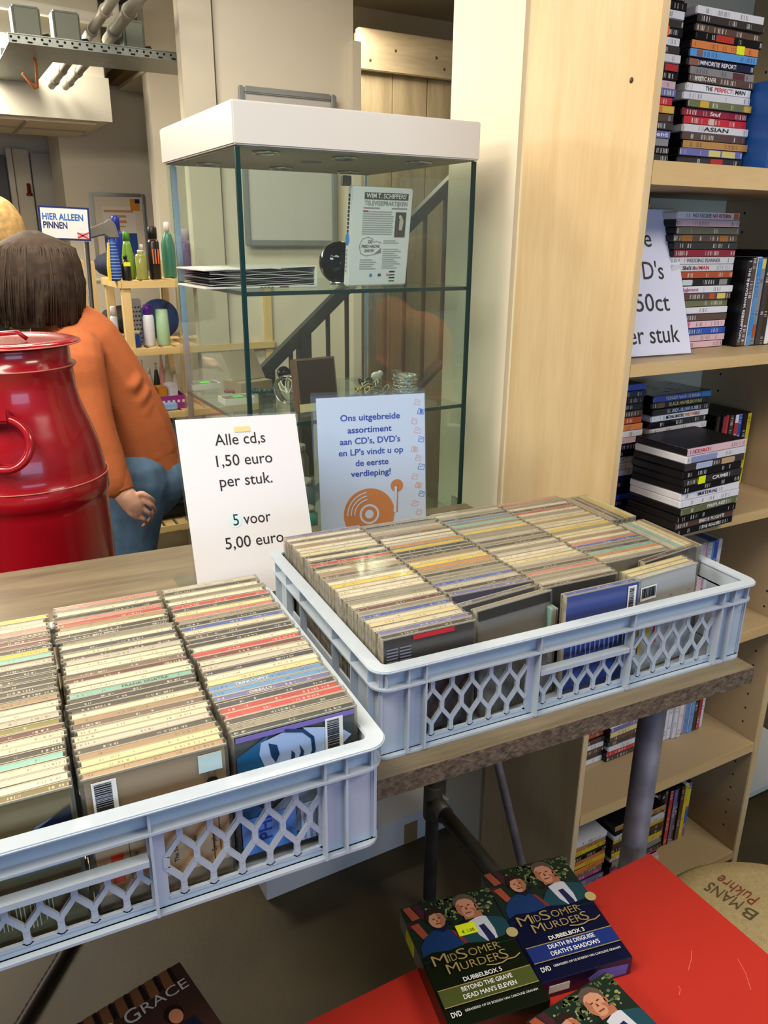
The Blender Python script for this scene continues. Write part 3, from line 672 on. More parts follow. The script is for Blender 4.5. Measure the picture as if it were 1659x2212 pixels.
SLEEVE = objcolor('film_sleeve', .16, .0042, .6, 'X', 260., 'Z')
CASEK = mat('black_case_plastic', '#0d0d12', .35); CASEW = mat('white_case_plastic', '#cfd0d6', .35); CASEB = mat('blue_case_plastic', '#2b62b5', .25)
DL, DD, DTK = .19, .135, .0146
_dv = {}
def dvd_mesh(kind, t, L=DL):
    if (kind, t, L) in _dv: return _dv[(kind, t, L)]
    mb = MB(); mb.box(-L/2, L/2, 0, DD, 0, t-.0003)
    a = mb.mesh('film_case', {'K': CASEK, 'W': CASEW, 'B': CASEB}[kind])
    bm = bmesh.new(); bm.from_mesh(a); bmesh.ops.bevel(bm, geom=[e for e in bm.edges], offset=.0022, segments=1, affect='EDGES'); bm.to_mesh(a); bm.free()
    mb = MB(); mb.box(-L/2+.002, L/2-.002, -.0004, DD-.004, -t/2+.0012, t/2-.0001 if False else t/2-.0004)
    b = mb.mesh('sleeve', SLEEVE)
    _dv[(kind, t, L)] = (a, b); return a, b
P2 = dict(PAL); P2.update(W='#dcdbe3', C='#e3d49a', G='#8d8b8e', D='#3b3534', K='#17161a', P='#dcb9c4', T='#b98a52', X='#5b463c', U='#8f2438', A='#d9824a', Z='#6b6a56', O='#b4532a', E='#6f7350', Y='#e8cf2f', I='#a83f8e')
N2 = dict(NAMES); N2.update(W='white', C='pale yellow', P='pale pink', T='tan', X='dark brown', U='crimson', A='orange', Z='grey green', O='rust red', E='olive green', Y='yellow', I='magenta')
dv_pos = {}
def dvd(mtx, code, label, group, kind=None, t=DTK, title=None, tcol=None, L=DL, tw=None, tb=.012, sticker=None, tx=0., band=None):
    kind = kind or ('W' if code in 'W' else 'K')
    a, b = dvd_mesh(kind, t, L)
    o = link('film_case', a); o.matrix_world = mtx; tag(o, label, 'film case', group)
    i = link('sleeve', b, o, mtx=Matrix.Translation((0, 0, t/2)))
    c = lin(P2[code]) if len(code) == 1 else lin(code); j = random.uniform(.9, 1.1); i.color = (min(c[0]*j, 1), min(c[1]*j, 1), min(c[2]*j, 1), 1)
    if band:
        for x0, x1, bc in band:
            mb = MB(); mb.box(x0, x1, -.0008, -.00041, .0016, t-.0016); mb.build('spine_band', mat('band_'+bc.strip('#'), bc, .3), o)
    if title:
        parts = title if isinstance(title, list) else [(title, tcol or INK, tx, tw)]
        for s, cc, x, wd in parts: lettering(s, .0105, cc, o, face_front(x, -.0010, t/2), width=wd, bold=tb, name='spine_title')
    if sticker:
        mb = MB(); mb.box(sticker[0], sticker[0]+.022, -.0013, -.0009, .0005, t+.001); mb.build('price_sticker', mat('price_'+sticker[1].strip('#'), sticker[1], .5, emit=0), o)
    return o
GOLDI = mat('pale_yellow_ink', '#d8d07a', .5); LBL = mat('pale_blue_ink', '#9fb6e4', .5); PINKI = mat('pink_ink', '#c2507e', .5)
SP = {}                                                  # special titles by (stack, index from the bottom)
SP['A2'] = {10: dict(title=[('THE', INK, -.03, .02), ('PERFECT', RED_INK, .012, .052), ('MAN', INK, .062, .03)]), 11: dict(title=('MYSTIC RIVER'), tcol=WHITE_INK, tx=-.05, tw=.06), 13: dict(title='MINORITY REPORT', tcol=WHITE_INK, tx=-.01, tw=.1, band=[(-.09, -.065, '#8a5a48')]), 5: dict(title='ASIAN', tcol=INK, tx=.0, tw=.07), 7: dict(title='Snuf', tcol=WHITE_INK, tx=.0, tw=.03), 15: dict(sticker=(.03, '#d6e600')), 8: dict(band=[(-.06, -.035, '#cfa544'), (.07, .09, '#c9a24a')]), 6: dict(band=[(-.02, -.005, '#cbb9bb')]), 9: dict(title='~', tcol=RED_INK, tw=.05), 2: dict(band=[(-.01, .025, '#cfc27c'), (.03, .07, '#cdbf78')]), 1: dict(title='RELOADED', tcol=RED_INK, tx=.02, tw=.05), 12: dict(band=[(.03, .065, '#5a2f36')]), 14: dict(band=[(-.075, -.06, '#7d5a55')]), 16: dict(band=[(-.04, .01, '#b23226')])}
SP['A2'][1] = dict(band=[(0, .035, '#b8353a')]); del SP['A2'][9]
SP['A1'] = {7: dict(band=[(.06, .09, '#d2b24a')]), 16: dict(sticker=(.035, '#f0501e')), 4: dict(title='ment', tcol=WHITE_INK, tx=.06, tw=.05), 12: dict(band=[(.055, .09, '#b22a30')])}
SP['B2'] = {18: dict(title=[('NO ESCAPE', GREY_INK, -.022, .055), ('NO RETURN', RED_INK, .038, .055)], band=[(.075, .091, '#cf6a35')]), 11: dict(title=[("She's", INK, -.05, .026), ('the', RED_INK, -.025, .012), ('MAN', RED_INK, .002, .03)]), 12: dict(title='WEDDING PLANNER', tcol=GREY_INK, tx=-.0, tw=.1), 8: dict(title='Management', tcol=PINKI, tx=-.045, tw=.065), 9: dict(band=[(-.06, -.03, '#c9d0d4'), (.055, .08, '#8d8d8a')]), 7: dict(band=[(.025, .042, '#b9552a'), (.05, .075, '#d8c66a'), (-.09, -.06, '#b9b2a2')]), 15: dict(band=[(-.07, -.04, '#a06a36'), (.04, .065, '#a86e36')]), 13: dict(title='~', tcol=WHITE_INK, tw=.03), 2: dict(band=[(-.09, -.04, '#c6c0ac')]), 0: dict(band=[(-.06, -.03, '#c25a86')]), 1: dict(band=[(-.06, -.03, '#c25a86')]), 3: dict(band=[(-.05, -.02, '#c25a86')]), 10: dict()}
del SP['B2'][13]
SP['C2'] = {17: dict(title='VLIEGEN NAAR DE MAAN', tcol=WHITE_INK, tx=.0, tw=.11, band=[(.06, .09, '#3aa0dc')]), 16: dict(title='BLACK HAWK DOWN', tcol=GOLDI, tx=.01, tw=.1, band=[(-.075, -.055, '#7a5f42')]), 15: dict(title='EQUILIBRIUM', tcol=LBL, tx=.01, tw=.085), 14: dict(title=[('MICHAEL MARTIN', INK, -.02, .055), ('WILD WINGS', mat('orange_ink', '#cf6a2c', .5), .04, .05)])}
SP['C3'] = {11: dict(title='COACH', tcol=RED_INK, tx=-.05, tw=.05), 10: dict(title='DUSSELBOTT', tcol=LBL, tx=-.04, tw=.07), 7: dict(title='CRIME', tcol=WHITE_INK, tx=.02, tw=.05, sticker=(-.05, '#dff000')), 5: dict(title='MATERIAL', tcol=INK, tx=-.01, tw=.06), 3: dict(title='FIREPLACE', tcol=WHITE_INK, tx=.02, tw=.06), 1: dict(title='BRIDE FLIGHT', tcol=WHITE_INK, tx=.02, tw=.08), 0: dict(title='THE READER', tcol=WHITE_INK, tx=.02, tw=.06), 9: dict(band=[(-.06, -.01, '#a9b3d0'), (.02, .06, '#b99a74')])}
SP['C3'][10] = dict(band=[(-.08, .0, '#8b92bd')]); SP['C3'][11] = dict(title='CORO', tcol=RED_INK, tx=-.05, tw=.045)
def stack(key, cx, yf, zshelf, codes, where, yaw=0., jit=.0035, t=DTK):
    for k, c in enumerate(codes):
        x = cx+random.uniform(-jit, jit); y = yf+random.uniform(0, jit*1.6)
        M = Matrix.Translation(loc2(sa, x, y, H+zshelf+.0006+k*t)) @ Matrix.Rotation(SR+math.radians(yaw+random.gauss(0, .8)), 4, 'Z')
        kw = SP.get(key, {}).get(k, {})
        dvd(M, c, '%s spined film case, %s from bottom, %s' % (N2[c], ORD(k+1), where), 'film cases, '+where, t=t, **kw)
def upright(key, xs, yf, zshelf, codes, where, hgt=DL, t=DTK, tilt=0., kinds=None, depth=0):
    """spines facing out, standing; first code at the left"""
    x = xs
    for k, c in enumerate(codes):
        y = yf+random.uniform(-.003, .006)
        L = hgt if not isinstance(hgt, (list, tuple)) else hgt[k]
        M = Matrix.Translation(loc2(sa, x+t, y, H+zshelf+L/2+.0008)) @ Matrix.Rotation(SR, 4, 'Z') @ Matrix.Rotation(math.radians(tilt), 4, 'Y') @ Matrix.Rotation(PI/2, 4, 'Y') @ Matrix.Rotation(PI, 4, 'X') @ Matrix.Rotation(0, 4, 'Z')
        M = Matrix.Translation(loc2(sa, x, y, H+zshelf+L/2+.0008)) @ Matrix.Rotation(SR, 4, 'Z') @ Matrix.Rotation(math.radians(tilt), 4, 'Y') @ Matrix.Rotation(PI/2, 4, 'Y')
        kw = SP.get(key, {}).get(k, {})
        dvd(M, c, '%s spined film case, %s from left, %s' % (N2[c], ORD(k+1), where), 'film cases, '+where, t=t, L=L, kind=(kinds[k] if kinds else None), **kw)
        x += t+.0004
stack('A1', 1.222, 1.235, .132, 'WDKGVDXARVIKDWDWKDWKD'.replace('I', 'P'), 'left stack on top shelf')
stack('A2', 1.432, 1.225, .132, 'SDVTXWRUEWWXGNSAKXDW', 'right stack on top shelf', yaw=-.6, jit=.006)
SP['UA'] = {2: dict(title='TRILOGIE', tcol=WHITE_INK, tw=.05, tx=.0)}
SP['UA'] = {}
upright('UA', 1.533, 1.175, .132, 'BSSBSK', 'upright row on top shelf', hgt=.176, kinds='BBBBBK', t=.0148)
stack('B1', 1.222, 1.265, -.222, 'PPDWXWEGWKOWWUDKZPWAX', 'left stack behind sign on second shelf')
stack('B2', 1.415, 1.195, -.222, 'PPBPXWEXWKOWWUDXZPW', 'right stack on second shelf')
SP['UB'] = {0: dict(title='THE SHAWSHANK REDEMPTION', tcol=WHITE_INK, tw=.15), 1: dict(title='STORY LADY', tcol=PINKI, tw=.07), 2: dict(band=[(-.085, -.055, '#2f86cf'), (.03, .07, '#2f86cf')]), 3: dict(band=[(-.09, -.07, '#d8c66a'), (.05, .075, '#a8502a')]), 7: dict(band=[(-.02, .03, '#e2e2ea')])}
SP['UB'][1] = {}
upright('UB', 1.526, 1.175, -.222, 'KXSGDKWKNW', 'upright row on second shelf', hgt=[.185, .19, .19, .19, .205, .19, .18, .185, .18, .17], kinds='KKWKKKKKBW')
stack('C1', 1.2155, 1.215, -.584, 'KNBKNNWWWKNPWAOXKKNB', 'left stack on third shelf')
stack('C2', 1.4150, 1.205, -.584, 'KDKNKWDKNKDKWKWKKB', 'rear stack on third shelf', yaw=2)
stack('C3', 1.352, 1.045, -.584, 'KXKEWWKDKDWP', 'front stack on third shelf', yaw=3, t=.0158)
SP['UC'] = {4: dict(band=[(-.09, -.07, '#dfe6f2')])}
upright('UC', 1.594, 1.245, -.584, 'KURDRBKY', 'the upright row behind front stack on third shelf', hgt=.185)
upright('UD', 1.47, 1.215, -.905, 'YXDGKDWPWSBW', 'upright row on fourth shelf', hgt=.19, kinds='KKKWKKWWWBBW')
stack('D1', 1.217, 1.215, -1.266, 'WDXWDOUX', 'left stack on fifth shelf')
stack('D2', 1.405, 1.20, -1.266, 'DRWDXCVW', 'right stack on fifth shelf', yaw=1)
upright('UE', 1.505, 1.195, -1.266, 'WWWWPSSKUW', 'upright row on fifth shelf', kinds='WWWWWWWKKW')
stack('F1', 1.215, 1.165, -1.63, 'WBVIEAYAKYTW', 'left stack on bottom shelf')
stack('F2', 1.415, 1.155, -1.63, 'WPIDGWYDXYWKT', 'right stack on bottom shelf', yaw=1)
SP['UG'] = {2: dict(title='PENOZA', tcol=WHITE_INK, tw=.09, tx=.0), 3: dict(band=[(0, .03, '#b8283a')]), 7: dict(title='DISNEY', tcol=GOLDI, tw=.05)}
SP['UG'][10] = dict(band=[(-.07, -.01, '#d8cf3a'), (.0, .05, '#3a6fc4')]); SP['UG'][9] = dict(band=[(-.08, -.03, '#d8b83a')]); del SP['UG'][7]
upright('UG', 1.520-.035, 1.19, -1.63, 'YWXKXRVKXYV', 'upright row on bottom shelf', kinds='KWKKKKKKKWK')
# printed covers of the topmost cases
def cover_on_top(label_part, base, c2):
    o = [q for q in bpy.data.objects if q.parent is None and label_part in q.get('label', '')][0]
    mb = MB(); mb.box(-.093, .093, .003, .131, .0144, .0149); cv = mb.build('printed_cover', mat('cover_'+base.strip('#'), base, .12, coat=.6, noise=.5, nscale=18), o)
    mb = MB(); rr = random.Random(4)
    for k in range(14):
        x, y = rr.uniform(-.06, .06), rr.uniform(.02, .11); mb.prism([(x, y), (x+rr.uniform(.008, .035), y+rr.uniform(-.006, .006)), (x+rr.uniform(.01, .03), y+.006)], .01495, .01515)
    mb.build('cover_print', mat('cover_'+c2.strip('#'), c2, .2), cv)
for lab, a, b in (('12th from bottom, front stack on third', '#4a3f38', '#8d8696'), ('18th from bottom, rear stack on third', '#2c241c', '#6a5234')):
    cover_on_top(lab, a, b)
# price sign standing on the second shelf
def slant_sign(name, label, mtx, w_, h_, lines, size, M_paper, yoff, thick=.004, lead=.05, depth=.085):
    e = empty(name, (0, 0, 0), 0, label, 'sign', mtx=mtx)
    ac = clear('clear_acrylic', '#f7fafb', .988, .04, .05)
    mb = MB(); mb.box(-w_/2-.003, w_/2+.003, .0008, .0036, -.002, h_+.004); mb.build('acrylic_front', ac, e, bevel=.0008)
    mb = MB(); mb.box(-w_/2, w_/2, 0, .0006, 0, h_); mb.build('paper', M_paper, e)
    for k, (s, y, ff, wd) in enumerate(lines): lettering(s, size, ff, e, face_front(0, -.0004, y), width=wd, bold=.004)
    return e
PAPER = mat('white_paper', '#d8d8de', .5)
d_ = infr(sa, at_z(1490, 765, H-.222))
TILT = Matrix.Rotation(math.radians(-20), 4, 'X')
Ms = Matrix.Translation(loc2(sa, d_.x-.105, d_.y+.004, H-.219)) @ Matrix.Rotation(SR+math.radians(-4), 4, 'Z') @ TILT
PAPERL = mat('lilac_white_paper', '#d3d4ea', .5)
sg = slant_sign('price_sign', 'white slanted price sign for the films standing on the second shelf', Ms, .21, .297, [('Alle', .236, INK, .075), ("DVD's", .17, INK, .115), ('0,50ct', .105, INK, .125), ('per stuk', .04, INK, .155)], .052, PAPERL, 0)
mb = MB(); mb.box(-.105, .105, -.012, .08, -.0022, .0); 
mb.build('acrylic_foot', clear('clear_acrylic', '#f7fafb', .988, .04, .05), sg, mtx=Matrix.Rotation(math.radians(20), 4, 'X'))
# ------------------------------------------------------------------ glass display cabinet
WR = math.radians(wa)
GLASS = clear('cabinet_glass', '#f6fbf8', .988, .02, .11)
GEDGE = mat('green_glass_edge', '#0c2f30', .3, 0, .3)
LIDW = mat('white_lacquer', '#d0cecb', .35)
gx0, gx1, gy0, gy1 = .510, 1.022, 1.426, 1.888
cb = empty('display_cabinet', loc2(wa, 0, 0, 0), WR, 'glass display cabinet with a white lid and two glass shelves behind the table', 'display cabinet')
mb = MB(); mb.box(.504, 1.027, 1.42, 1.895, H+.1515, H+.222); lid = mb.build('lid', LIDW, cb, bevel=.0025)
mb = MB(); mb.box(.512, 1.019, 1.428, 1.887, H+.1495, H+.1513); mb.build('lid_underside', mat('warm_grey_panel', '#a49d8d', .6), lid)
GZ0 = H-.80
RINGM = mat('brushed_chrome', '#b9bab8', .25, .9)
for i, (px, py) in enumerate([(575, 328), (450, 353), (607, 362), (745, 340), (752, 371), (905, 350)]):
    p = infr(wa, at_z(px, py, H+.149)); mb = MB()
    mb.lathe([(.020, .0), (.026, .0), (.026, -.0035), (.022, -.005), (.020, -.003)], 24, 0, (p.x, p.y, H+.1495), False); mb.lathe([(.0001, -.001), (.0195, -.001), (.0195, -.0005)], 20, 1, (p.x, p.y, H+.1495), False)
    mb.build('spotlight', [RINGM, mat('spot_lens', '#7d7a70', .2)], lid, weld=True)
p = infr(wa, at_z(672, 350, H+.149)); mb = MB(); mb.lathe([(.0001, -.002), (.022, -.002), (.022, 0)], 20, 0, (p.x, p.y, H+.1495), False); mb.build('cable_cap', mat('grey_cap', '#77736a', .5), lid)
for nm, b in [('front_pane', (gx0, gx1, gy0, gy0+.005)), ('back_pane', (gx0, gx1, gy1-.005, gy1)), ('left_pane', (gx0, gx0+.005, gy0+.006, gy1-.006)), ('right_pane', (gx1-.005, gx1, gy0+.006, gy1-.006))]:
    mb = MB(); mb.box(b[0], b[1], b[2], b[3], GZ0, H+.1494); o = mb.build(nm, GLASS, cb)
    if nm == 'front_pane':
        MB().box(gx0-.0012, gx0+.007, gy0-.0006, gy0+.0058, GZ0, H+.1494).build('glass_edge', GEDGE, o); MB().box(gx1-.007, gx1+.0012, gy0-.0006, gy0+.0058, GZ0, H+.1494).build('glass_edge', GEDGE, o)
ALU = mat('pale_aluminium', '#b5c3cc', .25, .8)
mb = MB(); mb.box(gx0+.006, gx0+.019, gy1-.019, gy1-.006, GZ0, H+.1494); mb.build('corner_post', ALU, cb, bevel=.003)
mb = MB(); mb.box(gx1-.017, gx1-.006, gy1-.017, gy1-.006, GZ0, H+.1494); mb.build('corner_post', ALU, cb, bevel=.003)
lk = infr(wa, at_y(750, 390, gy1-.02, wa)); mb = MB(); mb.box(lk.x-.012, lk.x+.012, gy1-.022, gy1-.0055, lk.z-.012, lk.z+.012); mb.build('lock', mat('dark_nickel', '#6a675c', .35, .7), cb, bevel=.002)
SZ1, SZ2 = H-.0965, H-.352
SZ3 = H-.608
for z in (SZ1, SZ2, SZ3):
    mb = MB(); mb.box(gx0+.0055, gx1-.0055, gy0+.0065, gy1-.0235, z-.006, z); s_ = mb.build('glass_shelf', GLASS, cb)
    MB().box(gx0+.0055, gx1-.0055, gy0+.0059, gy0+.0075, z-.0075, z+.0002).build('glass_edge', GEDGE, s_); MB().box(gx0+.0052, gx0+.0075, gy0+.0076, gy1-.0235, z-.007, z+.0002).build('glass_edge', GEDGE, s_)
mb = MB(); mb.box(.504, 1.027, 1.47, 1.895, H-1.30, GZ0); mb.build('base', mat('black_base', '#14130f', .5), cb, bevel=.003)
mb = MB(); mb.box(.506, 1.025, 1.421, 1.47, GZ0-.03, GZ0); mb.build('base_rail', mat('black_base', '#14130f', .5), cb)
mb = MB(); mb.box(.514, 1.018, 1.432, 1.882, GZ0, GZ0+.004); mb.build('deck', mat('beige_deck', '#a39a84', .5), cb)
mb = MB(); mb.box(.56, .98, 1.77, 1.87, 0, H-1.30); mb.build('plinth', mat('black_base', '#14130f', .5), cb)

def cz(px, py, z=SZ1): return at_z(px, py, z)
# album lying on the upper shelf
a = cz(421, 605); b = cz(690, 621)
al = empty('photo_album', (b.x, b.y+.012, SZ1+.0006), WR+math.radians(2), 'white patterned photo album lying on the upper glass shelf', 'album')
L_ = .240
COVW = mat('album_white', '#d9d7d4', .35)
mb = MB(); mb.box(-L_, 0, 0, .17, 0, .004); mb.build('bottom_cover', COVW, al, bevel=.001)
mb = MB(); mb.add([(-L_, 0, .034), (0, 0, .040), (0, .17, .040), (-L_, .17, .034), (-L_, 0, .0365), (0, 0, .0425), (0, .17, .0425), (-L_, .17, .0365)], [(0, 3, 2, 1), (4, 5, 6, 7), (0, 1, 5, 4), (1, 2, 6, 5), (2, 3, 7, 6), (3, 0, 4, 7)]); mb.build('top_cover', COVW, al)
mb = MB(); mb.box(-.004, 0, 0, .17, .004, .040); mb.build('spine', COVW, al)
for k in range(9):
    mb = MB(); z = .0065+k*.0031; n = 14
    ps = [(-L_+.012+(L_-.018)*t/n, z+.0014*math.sin(t*.9+k*1.3)+.0012*k*(0.4-t/n)*.4) for t in range(n+1)]
    vs = [(x, .004+.0012*(k % 3), zz) for x, zz in ps]+[(x, .165, zz) for x, zz in ps]+[(x, .004+.0012*(k % 3), zz+.0011) for x, zz in ps]+[(x, .165, zz+.0011) for x, zz in ps]; q = n+1
    fs = []
    for t in range(n): fs += [(t, t+1, q+t+1, q+t), (2*q+t, 3*q+t, 3*q+t+1, 2*q+t+1), (t, 2*q+t, 2*q+t+1, t+1)]
    mb.add(vs, fs); mb.build('page', mat('album_page%d' % (k % 2), '#4e4a52' if k % 2 else '#c9c6c4', .5), al)
mb = MB()
for k in range(4): mb.prism([(-.128+.008*k, .001), (-.124+.008*k, .001), (-.120+.008*k, .002), (-.124+.008*k, .003), (-.128+.008*k, .003), (-.124+.008*k, .002)], 0, .0004)
mb.prism(rect(-.085, -.065, .0008, .0032), 0, .0004); mb.build('cover_print', mat('plum_print', '#5f3348', .5), al, mtx=face_front(0, -.0005, 0))
# glass ball
p = at_z(735, 612, SZ1); q = infr(wa, p); q.y = 1.60
pb_ = loc2(wa, infr(wa, at_y(733, 574, 1.60, wa)).x, 1.60, SZ1+.046)
gb = empty('glass_ball', pb_, 0, 'dark mirror glass ball behind the white film case in the display cabinet', 'ball')
mb = MB(); mb.ball((0, 0, 0), .0445, 32); mb.build('sphere', mat('smoky_mirror_glass', '#2b3038', .04, .85), gb, weld=True)
mb = MB(); mb.lathe([(.018, -.0455), (.021, -.0455), (.022, -.040), (.018, -.0385)], 20, 0, (0, 0, 0), False); mb.build('ring_foot', RINGM, gb, weld=True)
# white film case leaning in the cabinet
bl = at_z(744, 622, SZ1+.001)
Md = Matrix.Translation(Vector((bl.x, bl.y, SZ1+.0015))+loc2(wa, .022, .032, 0)) @ Matrix.Rotation(math.radians(8), 4, 'Z') @ Matrix.Rotation(math.radians(7), 4, 'X')
dv = empty('film_case', (0, 0, 0), 0, 'white film case with its printed back facing out, leaning in the glass display cabinet', 'film case', mtx=Md)
WCASE = mat('white_glossy_case', '#dcdfe2', .3)
mb = MB(); mb.box(0, .148, 0, .0155, 0, .193); mb.build('case_body', WCASE, dv, bevel=.0025)
FF = lambda x, z, k=0: face_front(x, -.0005-.0003*k, z)
DG = mat('dark_taupe_print', '#4e4945', .5); MG = mat('mid_grey_print', '#8b8d90', .5)
decal([rect(.030, .136, .170, .183)], DG, dv, FF(0, 0), 'title_bar')
lettering("WIM T. SCHIPPERS'", .0125, WHITE_INK, dv, FF(.083, .1765, 2), width=.098, bold=.01)
lettering('TELEVISIEPRAKTIJKEN', .0125, MG, dv, FF(.083, .1625, 1), width=.104, bold=.01)
decal([rect(.029, .068, .1525, .155), rect(.097, .135, .1525, .155)], MG, dv, FF(0, 0), 'rule')
decal([rect(.028, .028+.075-random.random()*.006, .146-.0043*k, .148-.0043*k) for k in range(11)], mat('pale_print', '#a3a4a7', .6), dv, FF(0, 0), 'text_lines')
decal([rect(.028, .040, .1462, .1488)], RED_INK, dv, FF(0, 0, 1), 'red_initial')
decal([rect(.108, .134, .098, .147)], DG, dv, FF(0, 0), 'photo'); decal([[(.118, .112), (.126, .112), (.128, .13), (.123, .14), (.118, .13)], ell(.119, .138, .003, .004)], mat('photo_light', '#b9b6b0', .5), dv, FF(0, 0, 1), 'photo_figure')
decal([stroke([(.028, .066), (.024, .08), (.03, .094), (.045, .098), (.056, .094), (.056, .088), (.066, .09), (.077, .086)], .0012), stroke([(.028, .066), (.04, .061), (.062, .064), (.077, .07)], .0012), [(.06, .064), (.077, .077), (.077, .067)]], MG, dv, FF(0, 0), 'frame_line')
for s, x, z, wd in (('DE', .049, .0885, .01), ('FRED HACHE', .051, .0795, .044), ('SHOW', .048, .071, .024)): lettering(s, .0085, DG, dv, FF(x, z, 1), width=wd, shear=.15, bold=.012)
decal([rect(.082, .082+.03+.016*((k*7) % 3)/2, .090-.0042*k, .0918-.0042*k) for k in range(14) if k not in (2, 3)]+[rect(.027, .027+.03+.01*((k*5) % 3)/2, .052-.0044*k, .054-.0044*k) for k in range(5)], mat('pale_print', '#a3a4a7', .6), dv, FF(0, 0), 'text_lines')
decal([rect(.102, .116, .0085+.0062*k, .0105+.0062*k+.001*(k % 2)) for k in range(4)], INK, dv, FF(0, 0), 'barcode')
decal([ell(.056, .022, .0035, .0035)], mat('logo_blue', '#2f7fd0', .5), dv, FF(0, 0), 'logo'); decal([rect(.074, .081, .0195, .025)], mat('logo_navy', '#3c4a63', .5), dv, FF(0, 0), 'logo'); decal([ell(.098, .022, .0032, .0032)], mat('logo_coral', '#c98f84', .5), dv, FF(0, 0), 'logo')
SPM = Matrix(((0, 0, -1, -.0006), (-1, 0, 0, 0), (0, 1, 0, 0), (0, 0, 0, 1)))           # the spine side, facing -x
def spine_side(y, z, k=0): return Matrix(((0, 0, -1, -.0005-.0003*k), (-1, 0, 0, y), (0, 1, 0, z), (0, 0, 0, 1)))
decal([ell(0, 0, .0068, .0125)], mat('logo_blue', '#2f7fd0', .5), dv, spine_side(.0078, .092), 'blue_shield')
decal([rect(-.003, .003, .105+.0075*k, .1105+.0075*k) for k in range(10)], INK, dv, spine_side(.0078, 0), 'spine_lettering')
decal([rect(-.0025, .0025, .028+.008*k, .033+.008*k) for k in range(6)], mat('pale_print', '#a3a4a7', .6), dv, spine_side(.0078, 0), 'spine_lettering'); 

# jewellery on the lower shelf
KR = mat('kraft_card', '#8f7d62', .8); PEWTER = mat('pewter', '#a5a49a', .3, .9, bump=.6, bscale=260); GOLD = mat('brass_gold', '#b4974a', .3, .85); SILV = mat('silver_chain', '#9a9684', .35, .8)
p = cz(556, 850, SZ2); e = empty('open_card_box', (p.x, p.y, SZ2+.0006), WR+.25, 'open brown card jewellery box at the back of the lower glass shelf', 'box')
mb = MB(); mb.box(-.045, .045, 0, .075, 0, .028); mb.build('box_base', KR, e, bevel=.001)
mb = MB(); mb.box(-.046, .046, -.001, .0012, 0, .078); mb.build('box_lid', mat('grey_kraft_card', '#94866d', .8), e, mtx=Matrix.Translation((0, .03, .029)) @ Matrix.Rotation(-.62, 4, 'X'), bevel=.0005)
for i, (px, py, nm) in enumerate([(447, 842, 'front left'), (520, 874, 'middle')]):
    p = cz(px, py, SZ2); e = empty('jewellery_tray', (p.x, p.y, SZ2+.0006), WR, 'white card jewellery tray with bright green sticker, %s one on lower shelf' % nm, 'tray', 'jewellery trays')
    mb = MB(); mb.box(-.035, .035, 0, .05, 0, .004); mb.box(-.035, .035, 0, .002, .0041, .014); mb.box(-.035, .035, .048, .05, .0041, .014); mb.box(-.035, -.033, .0021, .0479, .0041, .014); mb.box(.033, .035, .0021, .0479, .0041, .014); mb.build('tray', mat('white_card', '#d5d3cd', .6), e)
    mb = MB(); mb.box(-.01, .014, .012, .03, .0142, .0148); mb.build('green_sticker', mat('neon_green_sticker', '#4fe03a', .5), e, mtx=Matrix.Identity(4))
    mb = MB(); mb.box(-.03, .03, .008, .04, .0042, .0141); mb.build('contents', mat('dark_trinkets', '#6d6660', .5, noise=.5, nscale=120), e)
def beads(px, py, n, r, rad, M, label, z=SZ2, sq=.6, ph=0., cat='necklace'):
    p = cz(px, py, z); mb = MB()
    for k in range(n):
        a = ph+2*PI*k/n*.93; rr = rad*(1+.18*math.sin(3*a)); mb.ball((rr*math.cos(a), rr*sq*math.sin(a), r), r*random.uniform(.85, 1.1), 8)
    return tag(mb.build('bead_necklace', M, loc=(p.x, p.y, z+.0006), rz=WR), label, cat)
beads(512, 848, 16, .0052, .024, mat('dark_red_beads', '#6b1f28', .25), 'dark red bead bracelet lying on the lower glass shelf', cat='bracelet')
beads(570, 848, 18, .0068, .034, mat('teal_beads', '#1f4a4c', .2), 'dark teal bead necklace coiled on the lower glass shelf')
p = cz(622, 871, SZ2); e = empty('wide_bangle', (p.x, p.y, SZ2+.0315), WR+.5, 'wide pale metal bangle standing on edge with white cords through it', 'bangle')
mb = MB(); mb.lathe([(.0295, -.011), (.031, -.011), (.031, .011), (.0295, .011), (.0295, -.011)], 32, 0, (0, 0, 0), False); mb.build('ring', mat('pale_steel', '#b3b0a6', .25, .9), e, mtx=Matrix.Rotation(PI/2, 4, 'Y'), weld=True)
for k in range(4):
    mb = MB(); mb.tube([(-.006+.02*math.cos(t*.8)*(1+.2*k)+.012, .018*math.sin(t*.8+k), .008+.013*math.sin(t*.8+k*.9)) for t in range(8)], .0016, 6, closed=True); mb.build('cord', mat('white_cord', '#d6d2c4', .7), e)
p = cz(622, 838, SZ2); e = empty('hand_mirror', (p.x, p.y+.03, SZ2+.0006), WR, 'small round black hand mirror standing behind the bangle', 'mirror')
mb = MB(); mb.lathe([(.0001, -.003), (.0165, -.003), (.0165, .003), (.0001, .003)], 28); mb.build('disc', mat('black_lacquer', '#1a1a1d', .2), e, mtx=Matrix.Translation((0, 0, .032)) @ Matrix.Rotation(PI/2-.2, 4, 'X'))
mb = MB(); mb.box(-.003, .003, -.004, .004, 0, .016); mb.build('handle', mat('black_lacquer', '#1a1a1d', .2), e)
p = cz(652, 898, SZ2); e = empty('picture_frame', (0, 0, 0), 0, 'small brown picture box with dark face standing behind the blue sign', 'picture frame', mtx=Matrix.Translation((p.x, p.y+.012, SZ2+.0025)) @ Matrix.Rotation(WR+.10, 4, 'Z') @ Matrix.Rotation(math.radians(-9), 4, 'X'))
mb = MB(); mb.box(0, .098, 0, .022, 0, .112); mb.build('frame', wood('walnut_wood', '#5b4030', '#7d5c46', (3, 12, 3), .45), e, bevel=.0012)
